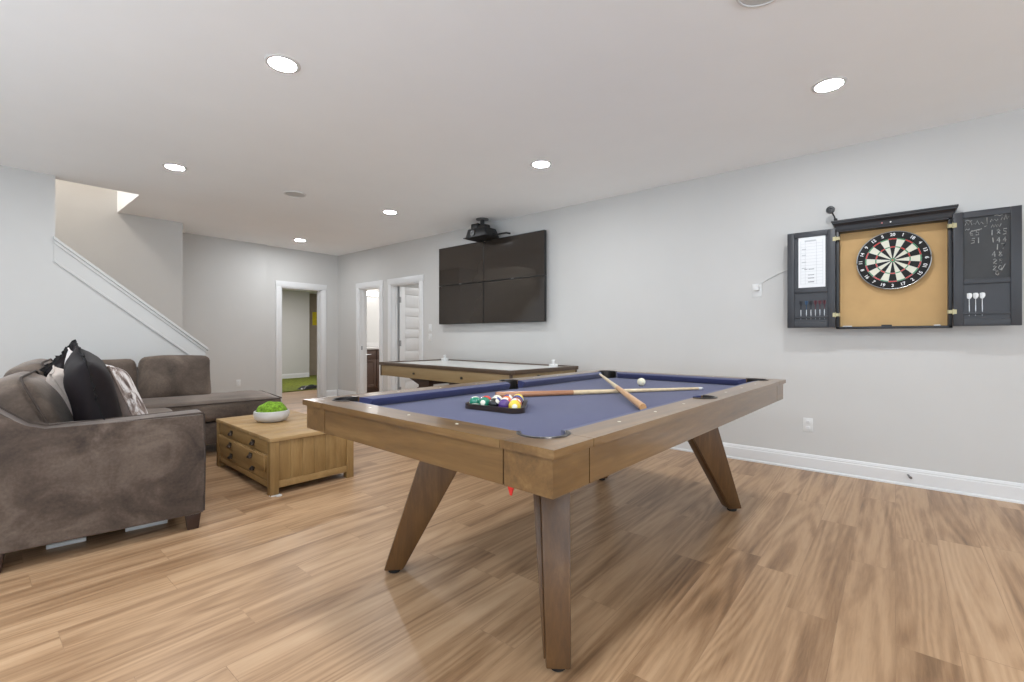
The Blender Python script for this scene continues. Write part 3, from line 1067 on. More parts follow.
# ================================================================== DARTBOARD CABINET
CX = XR                       # against the right wall
dc = thing('dartboard_cabinet', 'open black wall cabinet with two doors holding the dartboard', 'dartboard cabinet', (CX, .03, 1.22))
def L(y, z): return y - .03, z - 1.22
Y0, Y1, Z0, Z1 = -.318, .374, 1.22, 2.03
cd = .125                     # cabinet depth
b = B()
y0, z0 = L(Y0, Z0); y1, z1 = L(Y1, Z1)
for a0, a1, c0_, c1_ in [(y0, y0 + .022, z0, z1), (y1 - .022, y1, z0, z1), (y0, y1, z0, z0 + .018), (y0, y1, z1 - .02, z1)]:
    box(b, -cd, -.002, a0, a1, c0_, c1_, .002)
obj('case', b, M['cabx'], dc)
b = B(); box(b, -.035, -.002, y0 + .02, y1 - .02, z0 + .016, z1 - .018); obj('backing', b, M['cork'], dc)
# crown moulding: stepped profile wrapped on three sides
b = B()
prof = [(0, z1 - .012), (.006, z1 + .004), (.008, z1 + .022), (.014, z1 + .036), (.024, z1 + .048), (.026, z1 + .058), (.030, z1 + .062), (.030, z1 + .073), (0, z1 + .073)]
loops = []
for dd, z in prof:
    loops.append([b.verts.new(p) for p in [(-.002, y1 + dd, z), (-cd - dd, y1 + dd, z), (-cd - dd, y0 - dd, z), (-.002, y0 - dd, z)]])
for A, C in zip(loops, loops[1:]):
    for k in range(4):
        b.faces.new((A[k], A[(k + 1) % 4], C[(k + 1) % 4], C[k]))
b.faces.new(loops[0][::-1]); b.faces.new(loops[-1])
obj('crown_moulding', b, M['cabx'], dc, 20)
for yy, mm in ((.050, 'pink'), (-.002, 'plate')):
    b = B(); cyl(b, (-cd - .012, yy, z1 + .010), (-cd - .024, yy, z1 + .008), .0055, seg=12)
    obj('crown_stud', b, M[mm], dc)
b = B(); box(b, -.10, -.062, -.01, .055, z0 + .017, z0 + .030, .003); obj('catch', b, M['black'], dc)
for a_, c_ in ((.24, .30), (-.285, -.25)):
    b = B(); box(b, -.10, -.075, a_, c_, z0 + .017, z0 + .025, .002); obj('catch_plate', b, M['plate'], dc)

def cab_door(ya, yb, board):
    """door lying open flat: frame, two recessed panels, holder strip"""
    ya, yb = ya - .03, yb - .03
    x0, x1 = -.150, -.122
    za, zb = 1.232 - 1.22, 2.042 - 1.22
    st = .052
    mid0, mid1 = 1.527 - 1.22, 1.562 - 1.22
    b = B()
    box(b, x0, x1, ya, ya + st, za, zb, .003); box(b, x0, x1, yb - st, yb, za, zb, .003)
    box(b, x0, x1, ya + st, yb - st, zb - .045, zb, .003)
    box(b, x0, x1, ya + st, yb - st, mid0, mid1, .003)
    box(b, x0, x1, ya + st, yb - st, za, za + .048, .003)
    d = obj('door', b, M['cab'], dc)
    b = B(); box(b, x0 + .012, x1 - .002, ya + st - .003, yb - st + .003, mid1 - .003, zb - .043); obj('upper_panel', b, board, d)
    b = B(); box(b, x0 + .012, x1 - .002, ya + st - .003, yb - st + .003, za + .045, mid0 + .003); obj('lower_panel', b, M['cab'], d)
    b = B(); box(b, x0 + .001, x0 + .014, ya + st, yb - st, 1.312 - 1.22, 1.328 - 1.22, .002); obj('dart_holder', b, M['cab'], d)
    return d
dl = cab_door(.376, .716, M['cab'])
dr = cab_door(-.655, -.320, M['chalkboard'])
for yy, s, par in ((Y1 - .03, 1, dl), (Y0 - .03, -1, dr)):
    for zz in (1.335 - 1.22, 1.955 - 1.22):
        b = B()
        cyl(b, (-.152, yy, zz - .020), (-.152, yy, zz + .020), .004, seg=10)
        box(b, -.1535, -.150, yy + s * .0, yy + s * .020, zz - .016, zz + .016)
        box(b, -.1535 + .0, -.10, yy - s * .028, yy - s * .0225, zz - .014, zz + .014)
        box(b, -.1535, -.1255, yy - s * .020, yy, zz - .012, zz + .012)
        obj('hinge', b, M['brass'], par)

# chalk writing on the right door
glyph = {'0': [[(.2, .1), (.0, .5), (.2, .95), (.55, .9), (.6, .4), (.4, .05), (.2, .1)]], '1': [[(.3, .0), (.3, 1)]], '2': [[(.0, .8), (.3, 1), (.55, .75), (.0, .05), (.6, .0)]],
         '4': [[(.4, 0), (.4, 1), (.0, .35), (.6, .4)]], '5': [[(.6, 1), (.1, 1), (.05, .6), (.5, .55), (.5, .1), (.0, .05)]], '6': [[(.5, 1), (.1, .5), (.1, .1), (.5, .1), (.5, .45), (.1, .4)]],
         '7': [[(.0, 1), (.6, 1), (.2, 0)]], '8': [[(.3, .5), (.05, .8), (.3, 1), (.55, .8), (.05, .2), (.3, .0), (.55, .2), (.3, .5)]], '9': [[(.5, .6), (.1, .6), (.1, .95), (.5, .95), (.5, .0)]]}
chb = B()
crnd = random.Random(5)
def chalk_line(pts, r=.0028):
    tube(chb, [(-.1390, a, c) for a, c in pts], r, 6)
def chalk_num(s, y, z, h):
    x = 0
    for ch in s:
        for st in glyph[ch]:
            chalk_line([(y - .03 - (x + px_ * h * .8 + crnd.uniform(-.002, .002)), z - 1.22 + pz_ * h + crnd.uniform(-.002, .002)) for px_, pz_ in st])
        x += h * .82
def chalk_scribble(y, z, w_, h, n_):
    pts = []
    for i in range(n_):
        pts.append((y - .03 - w_ * i / n_ - crnd.uniform(0, .004), z - 1.22 + (h if i % 2 else 0) * crnd.uniform(.35, 1) + crnd.uniform(-.003, .003)))
    chalk_line(pts, .0022)
chalk_scribble(-.378, 1.945, .10, .034, 11); chalk_scribble(-.378, 1.975, .05, .008, 4); chalk_scribble(-.382, 1.912, .028, .012, 4)
chalk_num('65', -.405, 1.870, .036); chalk_line([(-.03 + -.41, 1.90 - 1.22), (-.03 - .466, 1.912 - 1.22)]); chalk_num('51', -.412, 1.815, .036)
chalk_line([(-.03 - .490, 1.985 - 1.22), (-.03 - .492, 1.93 - 1.22), (-.03 - .478, 1.925 - 1.22)])
chalk_scribble(-.503, 1.955, .045, .026, 6); chalk_scribble(-.555, 1.958, .045, .034, 6); chalk_scribble(-.525, 1.99, .05, .008, 4)
chalk_scribble(-.508, 1.912, .055, .026, 8)
chalk_num('185', -.505, 1.858, .038); chalk_num('144', -.512, 1.808, .034); chalk_num('17', -.532, 1.758, .036); chalk_num('48', -.515, 1.708, .038)
chalk_num('29', -.522, 1.660, .032); chalk_num('20', -.520, 1.615, .032)
chalk_line([(-.03 - .56, 1.612 - 1.22), (-.03 - .578, 1.655 - 1.22)])
chalk_num('0', -.532, 1.580, .030)
obj('chalk_writing', chb, M['chalk'], dr)

# score sheet on the left door
ss = thing('score_sheet', 'white printed score sheet fixed to the left door of the dart cabinet', 'score sheet', (CX - .1405, .54, 1.572))
b = B(); box(b, 0, .0018, -.096, .095, 0, .424); obj('sheet', b, M['paper'], ss)
b = B()
for zz in [.03 + .026 * k for k in range(14)]:
    box(b, -.0006, .0002, -.078, .078, zz, zz + .0016)
for yy in (-.078, -.034, .046, .078):
    box(b, -.0006, .0002, yy - .0009, yy + .0009, .025, .395)
box(b, -.0006, .0002, -.03, .05, .385, .398)
for zz in (.16, .21, .27, .32):
    box(b, -.0006, .0002, .040, .07, zz, zz + .008)
obj('table_lines', b, M['ink'], ss)
b = B()
for zz, h_ in ((.042, .008), (.075, .006), (.102, .005)):
    box(b, -.0007, .0002, -.018, .026, zz, zz + h_)
for yy in (-.018, .0, .03):
    box(b, -.0007, .0002, yy, yy + .022, .150, .156)
obj('printed_text', b, M['ink2'], ss)

# the dartboard
DB = (CX - .035, .016, 1.752)
db = thing('dartboard', 'round numbered dartboard with red and green rings in the cabinet', 'dartboard', (DB[0], DB[1], DB[2]))
R0 = .2255
bm = B(); lathe(bm, [(0, 0), (R0, 0), (R0, -.036), (R0 - .004, -.038), (0, -.038)], seg=80, axis='X')
obj('board', bm, M['bk'], db)
bm = B()
def seg_ring(bm, r0, r1, a0, a1, x=-.0385, n=4):
    P = []
    for i in range(n + 1):
        a = a0 + (a1 - a0) * i / n
        # a measured clockwise from the top as seen in the room; right is -y
        P.append(((x, -r0 * sin(a), r0 * cos(a)), (x, -r1 * sin(a), r1 * cos(a))))
    vs = [(bm.verts.new(p), bm.verts.new(q)) for p, q in P]
    fs = []
    for (a, c), (e, f) in zip(vs, vs[1:]):
        fs.append(bm.faces.new((a, c, f, e)))
    return fs
for k in range(20):
    a0, a1 = (k - .5) * 2 * PI / 20, (k + .5) * 2 * PI / 20
    blk = k % 2 == 0
    for r0, r1, mi in [(.016, .099, 0 if blk else 1), (.099, .107, 2 if blk else 3), (.107, .162, 0 if blk else 1), (.162, .170, 2 if blk else 3)]:
        for f in seg_ring(bm, r0, r1, a0, a1):
            f.material_index = mi
for f in seg_ring(bm, .00635, .016, 0, 2 * PI, n=24): f.material_index = 3
for f in seg_ring(bm, .0001, .00635, 0, 2 * PI, n=16): f.material_index = 2
o = obj('scoring_face', bm, [M['bk'], M['bw'], M['br'], M['bg']], db)
bm = B()
for r_ in (.00635, .016, .099, .107, .162, .170):
    tube(bm, [(-.0392, -r_ * sin(2 * PI * i / 48), r_ * cos(2 * PI * i / 48)) for i in range(48)], .0006, 5, True)
for k in range(20):
    a = (k + .5) * 2 * PI / 20
    tube(bm, [(-.0392, -.016 * sin(a), .016 * cos(a)), (-.0392, -.172 * sin(a), .172 * cos(a))], .0006, 5)
obj('spider_wire', bm, M['wire'], db)
bm = B(); tube(bm, [(-.037, -(R0 - .002) * sin(2 * PI * i / 64), (R0 - .002) * cos(2 * PI * i / 64)) for i in range(64)], .0035, 8, True)
obj('edge_band', bm, M['wire'], db)
def text_mesh(s, size, bold=.0):
    c = bpy.data.curves.new('lettering', 'FONT')
    c.body = s; c.size = size; c.align_x = 'CENTER'; c.align_y = 'CENTER'; c.extrude = .0004; c.offset = bold
    o = bpy.data.objects.new('lettering', c)
    COL.objects.link(o)
    dg = bpy.context.evaluated_depsgraph_get()
    me = bpy.data.meshes.new_from_object(o.evaluated_get(dg))
    bpy.data.objects.remove(o)
    bpy.data.curves.remove(c)
    return me
bm = B()
nums = [20, 1, 18, 4, 13, 6, 10, 15, 2, 17, 3, 19, 7, 16, 8, 11, 14, 9, 12, 5]
toroom = Matrix(((0, 0, -1, 0), (-1, 0, 0, 0), (0, 1, 0, 0), (0, 0, 0, 1)))     # text x -> -y, y -> z, z -> -x
for k, nmb in enumerate(nums):
    a = k * 2 * PI / 20
    me = text_mesh(str(nmb), .032, .0008)
    rt = .198
    mtx = Matrix.Translation((-.0395, -rt * sin(a), rt * cos(a))) @ toroom @ Matrix.Rotation(-a if -PI / 2 - .01 < ((a + PI) % (2 * PI) - PI) < PI / 2 + .01 else -a + PI, 4, 'Z')
    me.transform(mtx)
    bm.from_mesh(me)
    bpy.data.meshes.remove(me)
obj('numbers', bm, M['num'], db)

# darts
def dart(mflight, wide, lab, y, grp):
    t = thing('dart', lab, 'dart', (CX - .143, y, 1.333), 0, grp)
    b = B(); cyl(b, (0, 0, -.03), (0, 0, .0), .0012, .0016, 8); obj('point', b, M['steel'], t)
    b = B(); lathe(b, [(0, 0), (.0022, 0), (.0036, .006), (.0036, .046), (.0025, .052), (0, .052)], seg=14); obj('barrel', b, M['steel'], t)
    b = B(); cyl(b, (0, 0, .050), (0, 0, .092), .0024, .002, 10); obj('shaft', b, mflight if not wide else M['plate'], t)
    b = B()
    wd = .016 if wide else .012
    shape = [(.0, .088), (wd * .6, .094), (wd, .108), (wd, .122), (wd * .7, .130), (0, .132)] if wide else [(0, .088), (wd, .102), (wd, .126), (0, .126)]
    for ang in (0, 90, 180, 270) if not wide else (45, 135, 225, 315):
        a = rad(ang + 20)
        vs0 = [b.verts.new((r_ * cos(a) - .0004 * sin(a), r_ * sin(a) + .0004 * cos(a), z_)) for r_, z_ in shape]
        vs1 = [b.verts.new((r_ * cos(a) + .0004 * sin(a), r_ * sin(a) - .0004 * cos(a), z_)) for r_, z_ in shape]
        b.faces.new(vs0); b.faces.new(vs1[::-1])
        n_ = len(shape)
        for q in range(n_):
            b.faces.new((vs0[q], vs0[(q + 1) % n_], vs1[(q + 1) % n_], vs1[q]))
    obj('flight', b, mflight, t)
    return t
M['fl_black'] = mat('flight_black', srgb(24, 26, 34), .5); M['fl_blue'] = mat('flight_blue', srgb(44, 74, 104), .5)
M['fl_red'] = mat('flight_red', srgb(84, 34, 44), .5); M['fl_white'] = mat('flight_white', srgb(232, 232, 232), .5)
ordn = ['leftmost', 'second from left', 'third from left', 'fourth from left', 'fifth from left', 'rightmost']
fc = [('fl_black', 'black'), ('fl_blue', 'blue'), ('fl_black', 'black'), ('fl_red', 'dark red'), ('fl_red', 'dark red'), ('fl_red', 'dark red')]
for k, yy in enumerate((.617, .577, .545, .513, .482, .451)):
    dart(M[fc[k][0]], False, 'dart with %s flight, %s of six in the left cabinet door' % (fc[k][1], ordn[k]), yy, 'darts in the left cabinet door')
for k, yy in enumerate((-.402, -.434, -.467)):
    dart(M['fl_white'], True, 'dart with rounded white flight, %s of three in the chalkboard door' % ('leftmost', 'middle', 'rightmost')[k], yy, 'white darts in the chalkboard door')

# round black lamp on a stem above the cabinet
kn = thing('clip_lamp', 'small round black light on a thin stem above the left cabinet corner', 'clip light', (CX - .10, .378, 2.116))
b = B(); tube(b, [(0, 0, 0), (-.005, .008, .03), (-.008, .022, .062), (-.01, .032, .078)], .006, 8); obj('stem', b, M['black'], kn)
b = B(); lathe(b, [(0, .018), (.018, .016), (.029, .006), (.032, -.004), (.030, -.014), (.012, -.016), (.010, -.010), (0, -.010)], (-.012, .034, .088), 24, 'X'); obj('head', b, M['black'], kn)
b = B(); box(b, -.02, .02, -.012, .012, -.0, .012, .003); obj('clip', b, M['black'], kn)

# ================================================================== WALL PLATES
def outlet(name, lab, cat, y, z, kind='outlet', wall='R', x=None):
    t = thing(name, lab, cat, (XR, y, z) if wall == 'R' else (x, YB - .05, z), 0 if wall == 'R' else rad(90))
    # local: wall behind at x=0, room towards -x
    b = B(); box(b, -.006, -.0, -.036, .036, -.058, .058, .003); obj('cover_plate', b, M['plate'], t)
    b = B()
    if kind == 'outlet':
        for zz in (-.026, .026):
            box(b, -.009, -.005, -.017, .017, zz - .014, zz + .014, .002)
        obj('socket', b, M['trim'], t)
        b = B()
        for zz in (-.026, .026):
            for yy in (-.006, .006):
                box(b, -.0096, -.0085, yy - .0012, yy + .0012, zz - .003, zz + .006)
        obj('slots', b, M['ink2'], t)
    else:
        box(b, -.010, -.005, -.016, .016, -.032, .032, .002)
        obj('rocker', b, M['trim'], t)
    return t
outlet('wall_outlet', 'white wall outlet low on the wall right of the pool table', 'wall outlet', .583, .392)
outlet('wall_outlet', 'white wall outlet low on the back wall behind the chaise', 'wall outlet', 0, .40, 'outlet', 'B', 2.93)
outlet('wall_switch', 'white switch plate left of the screens, upper of the two', 'light switch', 5.60, 1.30, 'switch')
outlet('wall_switch', 'white switch plate left of the screens, lower of the two', 'light switch', 5.60, 1.15, 'switch')
th_ = thing('wall_socket', 'white wall plate with a plug, left of the dart cabinet', 'wall outlet', (XR, .983, 1.585))
b = B(); box(b, -.006, 0, -.04, .04, -.06, .06, .003); obj('cover_plate', b, M['plate'], th_)
b = B(); box(b, -.035, -.005, -.022, .022, -.005, .045, .006); obj('plug', b, M['plate'], th_)
b = B(); tube(b, [(XR - .03, .975, 1.622), (XR - .012, .955, 1.645), (XR - .008, .86, 1.70), (XR - .008, .70, 1.775), (XR - .008, .60, 1.80)], .004, 8)
tag(obj('power_cord', b, M['plate']), 'thin white cord running from the wall plug up to the dart cabinet', 'cord')
ds = thing('door_stop', 'small grey door stop sticking out from the right baseboard', 'door stop', (XR - .016, -.076, .085))
b = B(); cyl(b, (0, 0, 0), (-.045, -.012, -.006), .006, .006, 12); obj('stem', b, M['grey'], ds)
b = B(); cyl(b, (-.045, -.012, -.006), (-.058, -.0155, -.008), .010, .009, 12); obj('tip', b, M['grey'], ds)

# ================================================================== SECTIONAL SOFA
SA = (.945, 3.195, 0); SRz = rad(-8.5)
sofa = thing('sectional_sofa', 'grey-brown velvet sectional sofa with chaise, in the corner by the stairs', 'sofa', SA, SRz)
def sw(p, q, z=0):
    return (SA[0] + p * cos(SRz) - q * sin(SRz), SA[1] + p * sin(SRz) + q * cos(SRz), z)
# arm nearest the camera: sloping up to the back
b = B()
prof = [(-1.02, .10), (-.012, .095), (0, .11), (.004, .40), (0, .685), (-.012, .70), (-.68, .676), (-.75, .70), (-.85, .79), (-.93, .84), (-1.02, .86)]
prism_y(b, prof, 0, .19, .014)
arm = obj('arm', b, M['sofa'], sofa, 50)
b = B()
tube(b, [(x, .004, z) for x, z in [(-.005, .11), (-.001, .40), (-.005, .69)]] , .006, 6)
tube(b, [(x, .006, z + .002) for x, z in [(-.006, .695), (-.35, .686), (-.68, .677), (-.75, .702), (-.85, .792), (-.93, .842)]], .006, 6)
tube(b, [(x, .186, z + .002) for x, z in [(-.006, .695), (-.35, .686), (-.68, .677), (-.75, .702), (-.85, .792), (-.93, .842)]], .006, 6)
obj('welt', b, M['welt'], arm)
b = B(); box(b, -1.02, -.01, .19, 3.0, .10, .31, .02)
obj('base', b, M['sofa'], sofa)
b = B(); box(b, -.01, .94, 2.03, 3.0, .10, .31, .02)
obj('chaise_base', b, M['sofa'], sofa)
b = B(); box(b, -1.02, -.84, .19, 3.02, .30, .84, .04, 3)
obj('back_frame', b, M['sofa'], sofa, 50)
b = B(); box(b, -1.0, .40, 2.86, 3.02, .30, .84, .04, 3)
obj('back_frame', b, M['sofa'], sofa, 50)
def soft(name, c, h, rot=(0, 0, 0), r=.05, crown=(0, 0, 0), seed=0, m=None, amp=.007, welt=None):
    bm = xf(cushion_bm(h[0], h[1], h[2], r, crown, 12, amp, seed), c, rot)
    o = obj(name, bm, m or M['sofa2'], sofa, 80)
    if welt:
        from mathutils import Euler
        mt = Matrix.Translation(c) @ Euler(rot).to_matrix().to_4x4()
        b = B()
        for ax, s in welt:
            pts = []
            i, j = [k for k in range(3) if k != ax]
            cr = r
            for (si, sj, a0) in ((1, 1, 0), (-1, 1, 90), (-1, -1, 180), (1, -1, 270)):
                for t_ in (0, 30, 60, 90):
                    a = rad(a0 + t_)
                    v = [0, 0, 0]
                    v[ax] = s * (h[ax] - r * .35)
                    v[i] = si * (h[i] - cr) + (cr + .0 ) * cos(a)
                    v[j] = sj * (h[j] - cr) + (cr + .0 ) * sin(a)
                    vv = Vector(v)
                    pts.append(mt @ vv)
            tube(b, pts, .006, 6, True)
        obj('piping', b, M['welt'], o)
    return o
# seat cushions
soft('seat_cushion', (-.40, .67, .41), (.42, .47, .095), r=.05, crown=(.01, 0, .025), seed=1)
soft('seat_cushion', (-.40, 1.60, .41), (.42, .46, .095), r=.05, crown=(.01, 0, .025), seed=2)
soft('chaise_cushion', (.02, 2.44, .425), (.955, .45, .097), r=.05, crown=(0, .012, .022), seed=3, welt=[(2, 1)])
# back cushions along the left side (front face leans back)
soft('back_cushion', (-.775, .62, .685), (.115, .42, .235), rot=(0, rad(-23), 0), r=.075, crown=(.055, .015, .03), seed=4, welt=[(0, 1)], amp=.014)
soft('back_cushion', (-.765, 1.44, .715), (.12, .40, .25), rot=(0, rad(-20), 0), r=.075, crown=(.055, .015, .03), seed=5, welt=[(0, 1)], amp=.014)
soft('back_cushion', (-.75, 2.20, .70), (.125, .34, .235), rot=(0, rad(-14), 0), r=.07, crown=(.05, .015, .02), seed=6, amp=.014)
# back cushions along the stair wall
soft('back_cushion', (.115, 2.72, .715), (.30, .115, .235), rot=(rad(-10), 0, 0), r=.06, crown=(.012, .05, .012), seed=7, amp=.012)
soft('back_cushion', (-.50, 2.74, .69), (.29, .115, .235), rot=(rad(-10), 0, 0), r=.06, crown=(.012, .05, .012), seed=8, amp=.012)
def sofa_leg(p, q):
    b = B()
    hexa(b, [(p - .028, q - .028, 0), (p + .028, q - .028, 0), (p + .028, q + .028, 0), (p - .028, q + .028, 0)],
         [(p - .040, q - .040, .105), (p + .040, q - .040, .105), (p + .040, q + .040, .105), (p - .040, q + .040, .105)], .003)
    obj('leg', b, M['leg'], sofa)
for p, q in ((-.055, .06), (-.86, .06), (-.86, 1.6), (-.07, 1.7), (.87, 2.1), (.87, 2.93), (-.86, 2.93)):
    sofa_leg(p, q)

# white cards lying under the sofa
for i, (p0, p1, q0, q1, lab) in enumerate([(-.69, -.53, .24, .44, 'white card lying on the floor under the sofa, left one'), (-.36, -.16, .25, .44, 'white card lying on the floor under the sofa, nearer the front leg')]):
    b = B()
    prism(b, [sw(p0, q0)[:2], sw(p1, q0 + .0)[:2], sw(p1, q1)[:2], sw(p0, q1)[:2]], .0, .022, .003)
    tag(obj('white_box', b, M['plate']), lab.replace('card', 'flat box'), 'box', 'white boxes under the sofa')

# ---- throw pillows
def pillow_bm(s, t, n=22, ear=.07, seed=0):
    bm = B()
    grid = {}
    for side in (1, -1):
        for i in range(n + 1):
            for j in range(n + 1):
                if side == -1 and (i in (0, n) or j in (0, n)):
                    grid[(side, i, j)] = grid[(1, i, j)]
                    continue
                x, y = -1 + 2 * i / n, -1 + 2 * j / n
                px_ = x * (1 - ear * (1 - y * y)); py_ = y * (1 - ear * (1 - x * x))
                h = ((1 - x ** 4) * (1 - y ** 4)) ** .65
                nz = noise.noise(Vector((x * 1.6 + seed, y * 1.6, side))) * .18
                grid[(side, i, j)] = bm.verts.new((side * t * h * (1 + nz), px_ * s, py_ * s))
    for side in (1, -1):
        for i in range(n):
            for j in range(n):
                q = [grid[(side, i, j)], grid[(side, i + 1, j)], grid[(side, i + 1, j + 1)], grid[(side, i, j + 1)]]
                bm.faces.new(q if side == 1 else q[::-1])
    return bm
def edge_pts(s, ear=.07, n=22, off=0):
    pts = []
    for k in range(4 * n):
        e, f = divmod(k, n)
        u = -1 + 2 * f / n
        x, y = [(u, -1), (1, u), (-u, 1), (-1, -u)][e]
        pts.append(Vector((0, x * (1 - ear * (1 - y * y)) * (s + off), y * (1 - ear * (1 - x * x)) * (s + off))))
    return pts
def throw_pillow(lab, p, q, z, s, t, tilt, yaw, roll, m, fringe=False, seed=0, m2=None):
    loc = sw(p, q, z)
    o = thing('throw_pillow', lab, 'throw pillow', loc, 0, 'throw pillows on the sofa')
    Rm = Matrix.Rotation(SRz + rad(yaw), 4, 'Z') @ Matrix.Rotation(rad(tilt), 4, 'Y') @ Matrix.Rotation(rad(roll), 4, 'X')
    o.rotation_euler = Rm.to_euler()
    bm = pillow_bm(s, t, seed=seed)
    if m2:
        for f in bm.faces:
            if f.calc_center_median().x < 0: f.material_index = 1
    c = obj('cover', bm, [m, m2] if m2 else m, o, 80)
    if fringe:
        b = B()
        rr = random.Random(seed)
        pts = edge_pts(s, off=.004)
        N = len(pts)
        ro = []
        for i, pt in enumerate(pts):
            out = Vector((0, pt.y, pt.z)).normalized()
            k1 = .020 + rr.uniform(-.006, .012)
            ro.append((b.verts.new(pt + Vector((.004, 0, 0)) - out * .01), b.verts.new(pt + out * k1 + Vector((rr.uniform(-.012, .012), 0, 0))), b.verts.new(pt - Vector((.004, 0, 0)) - out * .01)))
        for i in range(N):
            A, C = ro[i], ro[(i + 1) % N]
            b.faces.new((A[0], C[0], C[1], A[1])); b.faces.new((A[1], C[1], C[2], A[2]))
        obj('fringe', b, M['fringe'], o, 180)
    else:
        b = B(); tube(b, edge_pts(s), .005, 6, True); obj('seam', b, m2 or m, o)
    return o
throw_pillow('black satin throw pillow with ruffled black edge, nearest the sofa arm', -.50, .44, .785, .285, .105, -12, 4, 8, M['satin'], True, 1)
throw_pillow('brown and white fur-patterned throw pillow right of the black ruffled pillow', -.365, .60, .74, .255, .09, -20, 4, 0, M['fur'], False, 2, M['furback'])
throw_pillow('cream fleece throw pillow leaning on the left back cushion, behind the black pillows', -.600, .74, .735, .235, .085, -24, 0, 4, M['cream'], False, 3)
throw_pillow('white fleece throw pillow with its top just showing between the two black pillows', -.560, .98, .80, .25, .06, -12, 6, 8, M['pwhite'], False, 4)
throw_pillow('dark satin throw pillow with ruffled edge, farthest back of the pillows', -.600, 1.20, .855, .195, .075, -14, -30, 28, M['satin'], True, 5)

# ================================================================== COFFEE TABLE
CT = (1.428, 3.458, 0); CTr = rad(-2)
ct = thing('coffee_table', 'low pine coffee table with drawers, beside the sectional sofa', 'coffee table', CT, CTr)
CXw, CYl, CZ = .66, 1.23, .42
b = B()
k = 6
for i in range(k):
    box(b, .0, CXw, CYl * i / k + .0008, CYl * (i + 1) / k - .0008, CZ - .028, CZ, .0015)
obj('top', b, wood('reclaimed_pine_top', [(.2, srgb(108, 82, 48)), (.45, srgb(156, 124, 80)), (.75, srgb(188, 157, 110))], 0, 9, .09, .6), ct)
for x in (.004, CXw - .064):
    for y in (.004, CYl - .064):
        b = B(); box(b, x, x + .06, y, y + .06, .0, CZ - .028, .003); obj('leg', b, M['coffee_z'], ct)
b = B()
for i in range(6):
    x0 = .064 + (CXw - .128) * i / 6
    for y in (.014, CYl - .032):
        box(b, x0 + .0008, x0 + (CXw - .128) / 6 - .0008, y, y + .018, .10, CZ - .028, .001)
box(b, CXw - .030, CXw - .014, .06, CYl - .06, .10, CZ - .028)
obj('side_panel', b, M['coffee_x'], ct)
b = B()
for y in (.008, CYl - .044):
    box(b, .064, CXw - .064, y, y + .036, .05, .10, .002)
box(b, .012, .04, .064, CYl - .064, .05, .095, .002)
box(b, CXw - .044, CXw - .008, .064, CYl - .064, .05, .10, .002)
obj('bottom_rail', b, M['coffee'], ct)
b = B(); box(b, .035, CXw - .03, .03, CYl - .03, .06, CZ - .03); obj('carcass', b, M['coffee'], ct)
zs = [(.292, .388), (.196, .288), (.099, .192)]
for zi, (z0, z1) in enumerate(zs):
    b = B(); x_f = .012 if zi != 1 else .004
    box(b, x_f, .038, .070, CYl - .070, z0, z1, .004)
    if zi == 1:
        box(b, x_f - .010, x_f + .004, .10, CYl * .62, z0 - .03, z1 - .008, .004)
    d = obj('drawer', b, M['coffee'], ct)
    for yy in (.36, .86):
        zc = (z0 + z1) / 2
        xx = x_f - (.010 if zi == 1 and yy < .7 else 0)
        b = B()
        box(b, xx - .003, xx, yy - .034, yy + .034, zc - .005, zc + .022, .001)
        # half-round cup
        rings = []
        for i in range(7):
            a = PI * i / 6
            rings.append([b.verts.new((xx - .003 - .022 * sin(t_ * PI / 2 / 3), yy - .028 * cos(a), zc - .016 + .030 * sin(a) * cos(t_ * PI / 2 / 3))) for t_ in range(4)])
        for A, C in zip(rings, rings[1:]):
            for j in range(3):
                b.faces.new((A[j], A[j + 1], C[j + 1], C[j]))
        obj('pull', b, M['pull'], d)
b = B(); cyl(b, (.03, .02, 0), (.03, .02, .006), .028, seg=18); cyl(b, (.055, -.012, 0), (.055, -.012, .006), .022, seg=18)
obj('glide', b, M['plate'], ct)

# bowl with the moss
MB_ = (1.745, 4.19, CZ)
b = B(); lathe(b, [(0, 0), (.085, 0), (.11, .008), (.135, .035), (.142, .065), (.138, .092), (.131, .095), (.128, .088), (.120, .05), (0, .045)], seg=48)
o = tag(obj('bowl', b, M['ceramic']), 'low round white bowl holding the green moss on the coffee table', 'bowl')
o.location = MB_
b = B()
bmesh.ops.create_icosphere(b, subdivisions=5, radius=1)
for v in b.verts:
    n_ = v.co.normalized()
    p = Vector((n_.x * .122, n_.y * .122, n_.z * .085))
    lump = noise.noise(n_ * 2.2 + Vector((3, 1, 0)))
    fine = noise.noise(n_ * 14)
    k_2 = 1 + .16 * lump + .035 * fine
    v.co = Vector((p.x * min(k_2, 1.0), p.y * min(k_2, 1.0), max(p.z * k_2 * 1.05, -.02)))
o = tag(obj('moss_mound', b, M['moss'], None, 180), 'bright green moss mound filling the white bowl', 'moss')
o.location = (MB_[0], MB_[1], MB_[2] + .082)

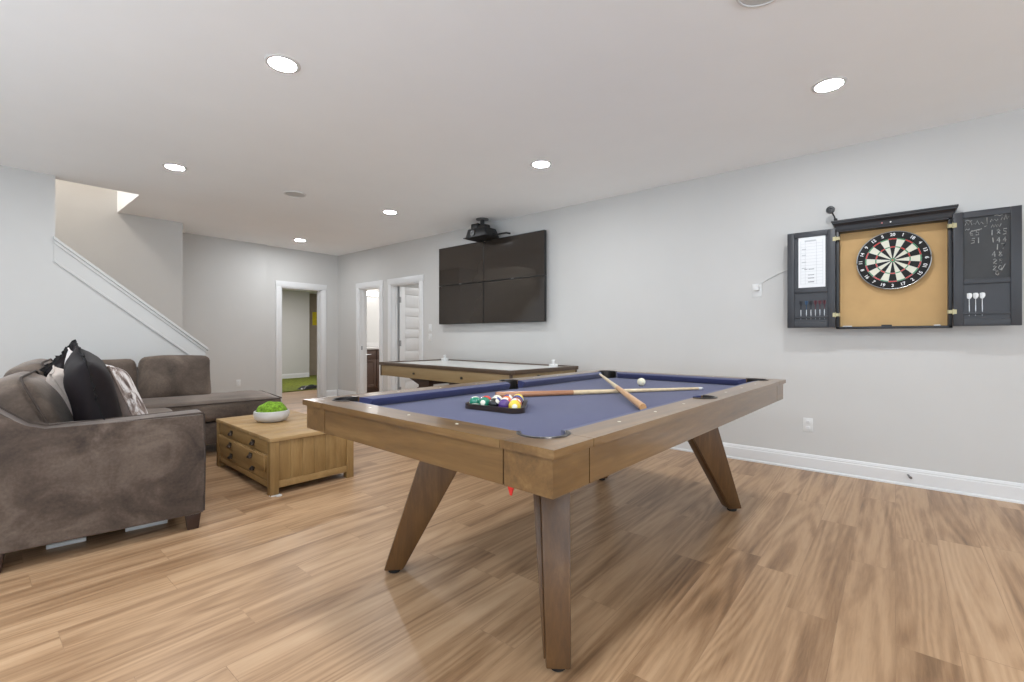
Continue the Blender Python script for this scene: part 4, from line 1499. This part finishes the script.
# ================================================================== BEYOND THE DOORWAYS
b = B(); box(b, 3.11, 7.59, 9.83, 12.98, 0, .015); box(b, 6.47, 7.6, 13.0, 13.49, 0, .015)
tag(obj('turf_mat', b, M['turf']), 'bright green artificial turf covering the floor beyond the back doorway', 'artificial turf')
b = B(); box(b, 0, .34, 0, .003, 0, .40)
o = tag(obj('yellow_sign', b, M['yellow']), 'yellow paper sign on the taupe wall seen through the back doorway', 'sign')
o.location = (6.80, 13.496, 1.52)
pc = thing('putting_return', 'black putting cup ramp lying on the green turf edge', 'golf putting ramp', (4.95, 9.98, .015), rad(12))
b = B(); hexa(b, [(-.22, -.10, 0), (.24, -.10, 0), (.24, .14, 0), (-.22, .14, 0)], [(-.10, -.04, .07), (.24, -.06, .06), (.24, .12, .06), (-.10, .10, .07)], .01); obj('ramp', b, M['black'], pc)
b = B(); lathe(b, [(.05, .06), (.05, .078), (.062, .078), (.064, .06)], (.08, .03, 0), 24); obj('cup_ring', b, mat('green_plastic', srgb(26, 62, 40), .5), pc)
b = B(); ball(b, (0, 0, 0), .0214, 18, 12)
o = tag(obj('golf_ball', b, M['plate']), 'white golf ball by the black putting ramp on the turf', 'golf ball')
o.location = (4.74, 9.88, .0364)

# vanity in the bright room behind doorway 2
vn = thing('vanity_cabinet', 'dark brown vanity cabinet with white top inside the bright doorway', 'vanity cabinet', (5.18, 8.42, 0))
b = B(); box(b, 0, 1.3, 0, .56, .09, .90, .002); box(b, .02, 1.28, .06, .56, 0, .09); obj('body', b, M['vanity'], vn)
for i in range(3):
    x0 = .02 + .425 * i
    b = B(); box(b, x0, x0 + .41, -.018, 0, .70, .885, .003); box(b, x0 + .04, x0 + .37, -.021, -.016, .735, .85, .003)
    d = obj('drawer', b, M['vanity'], vn)
    b = B(); cyl(b, (x0 + .13, -.042, .80), (x0 + .28, -.042, .80), .006, seg=10); cyl(b, (x0 + .15, -.042, .80), (x0 + .15, -.018, .80), .005, seg=8); cyl(b, (x0 + .26, -.042, .80), (x0 + .26, -.018, .80), .005, seg=8)
    obj('handle', b, M['steel'], d)
    b = B(); box(b, x0, x0 + .41, -.018, 0, .11, .69, .003)
    d = obj('door', b, M['vanity'], vn)
    b = B()
    for a0, a1, c0_, c1_ in [(x0, x0 + .06, .11, .69), (x0 + .35, x0 + .41, .11, .69), (x0 + .06, x0 + .35, .63, .69), (x0 + .06, x0 + .35, .11, .17)]:
        box(b, a0, a1, -.024, -.017, c0_, c1_, .002)
    obj('door_frame', b, M['vanity'], d)
b = B(); box(b, -.02, 1.32, -.03, .57, .90, .935, .004); obj('countertop', b, M['ceramic'], vn)
b = B(); box(b, -.02, 1.32, .555, .575, .935, 1.04, .003); obj('backsplash', b, M['ceramic'], vn)
vl = thing('wall_lamp', 'bright bar lamp on the wall above the vanity, seen through the doorway', 'wall lamp', (5.62, 8.998, 2.12))
b = B(); box(b, -.40, .40, -.03, 0, -.05, .05, .004); obj('back_plate', b, M['steel'], vl)
b = B(); box(b, -.38, .38, -.10, -.03, -.045, .045, .015); obj('lamp_shade', b, M['lamp2'], vl)
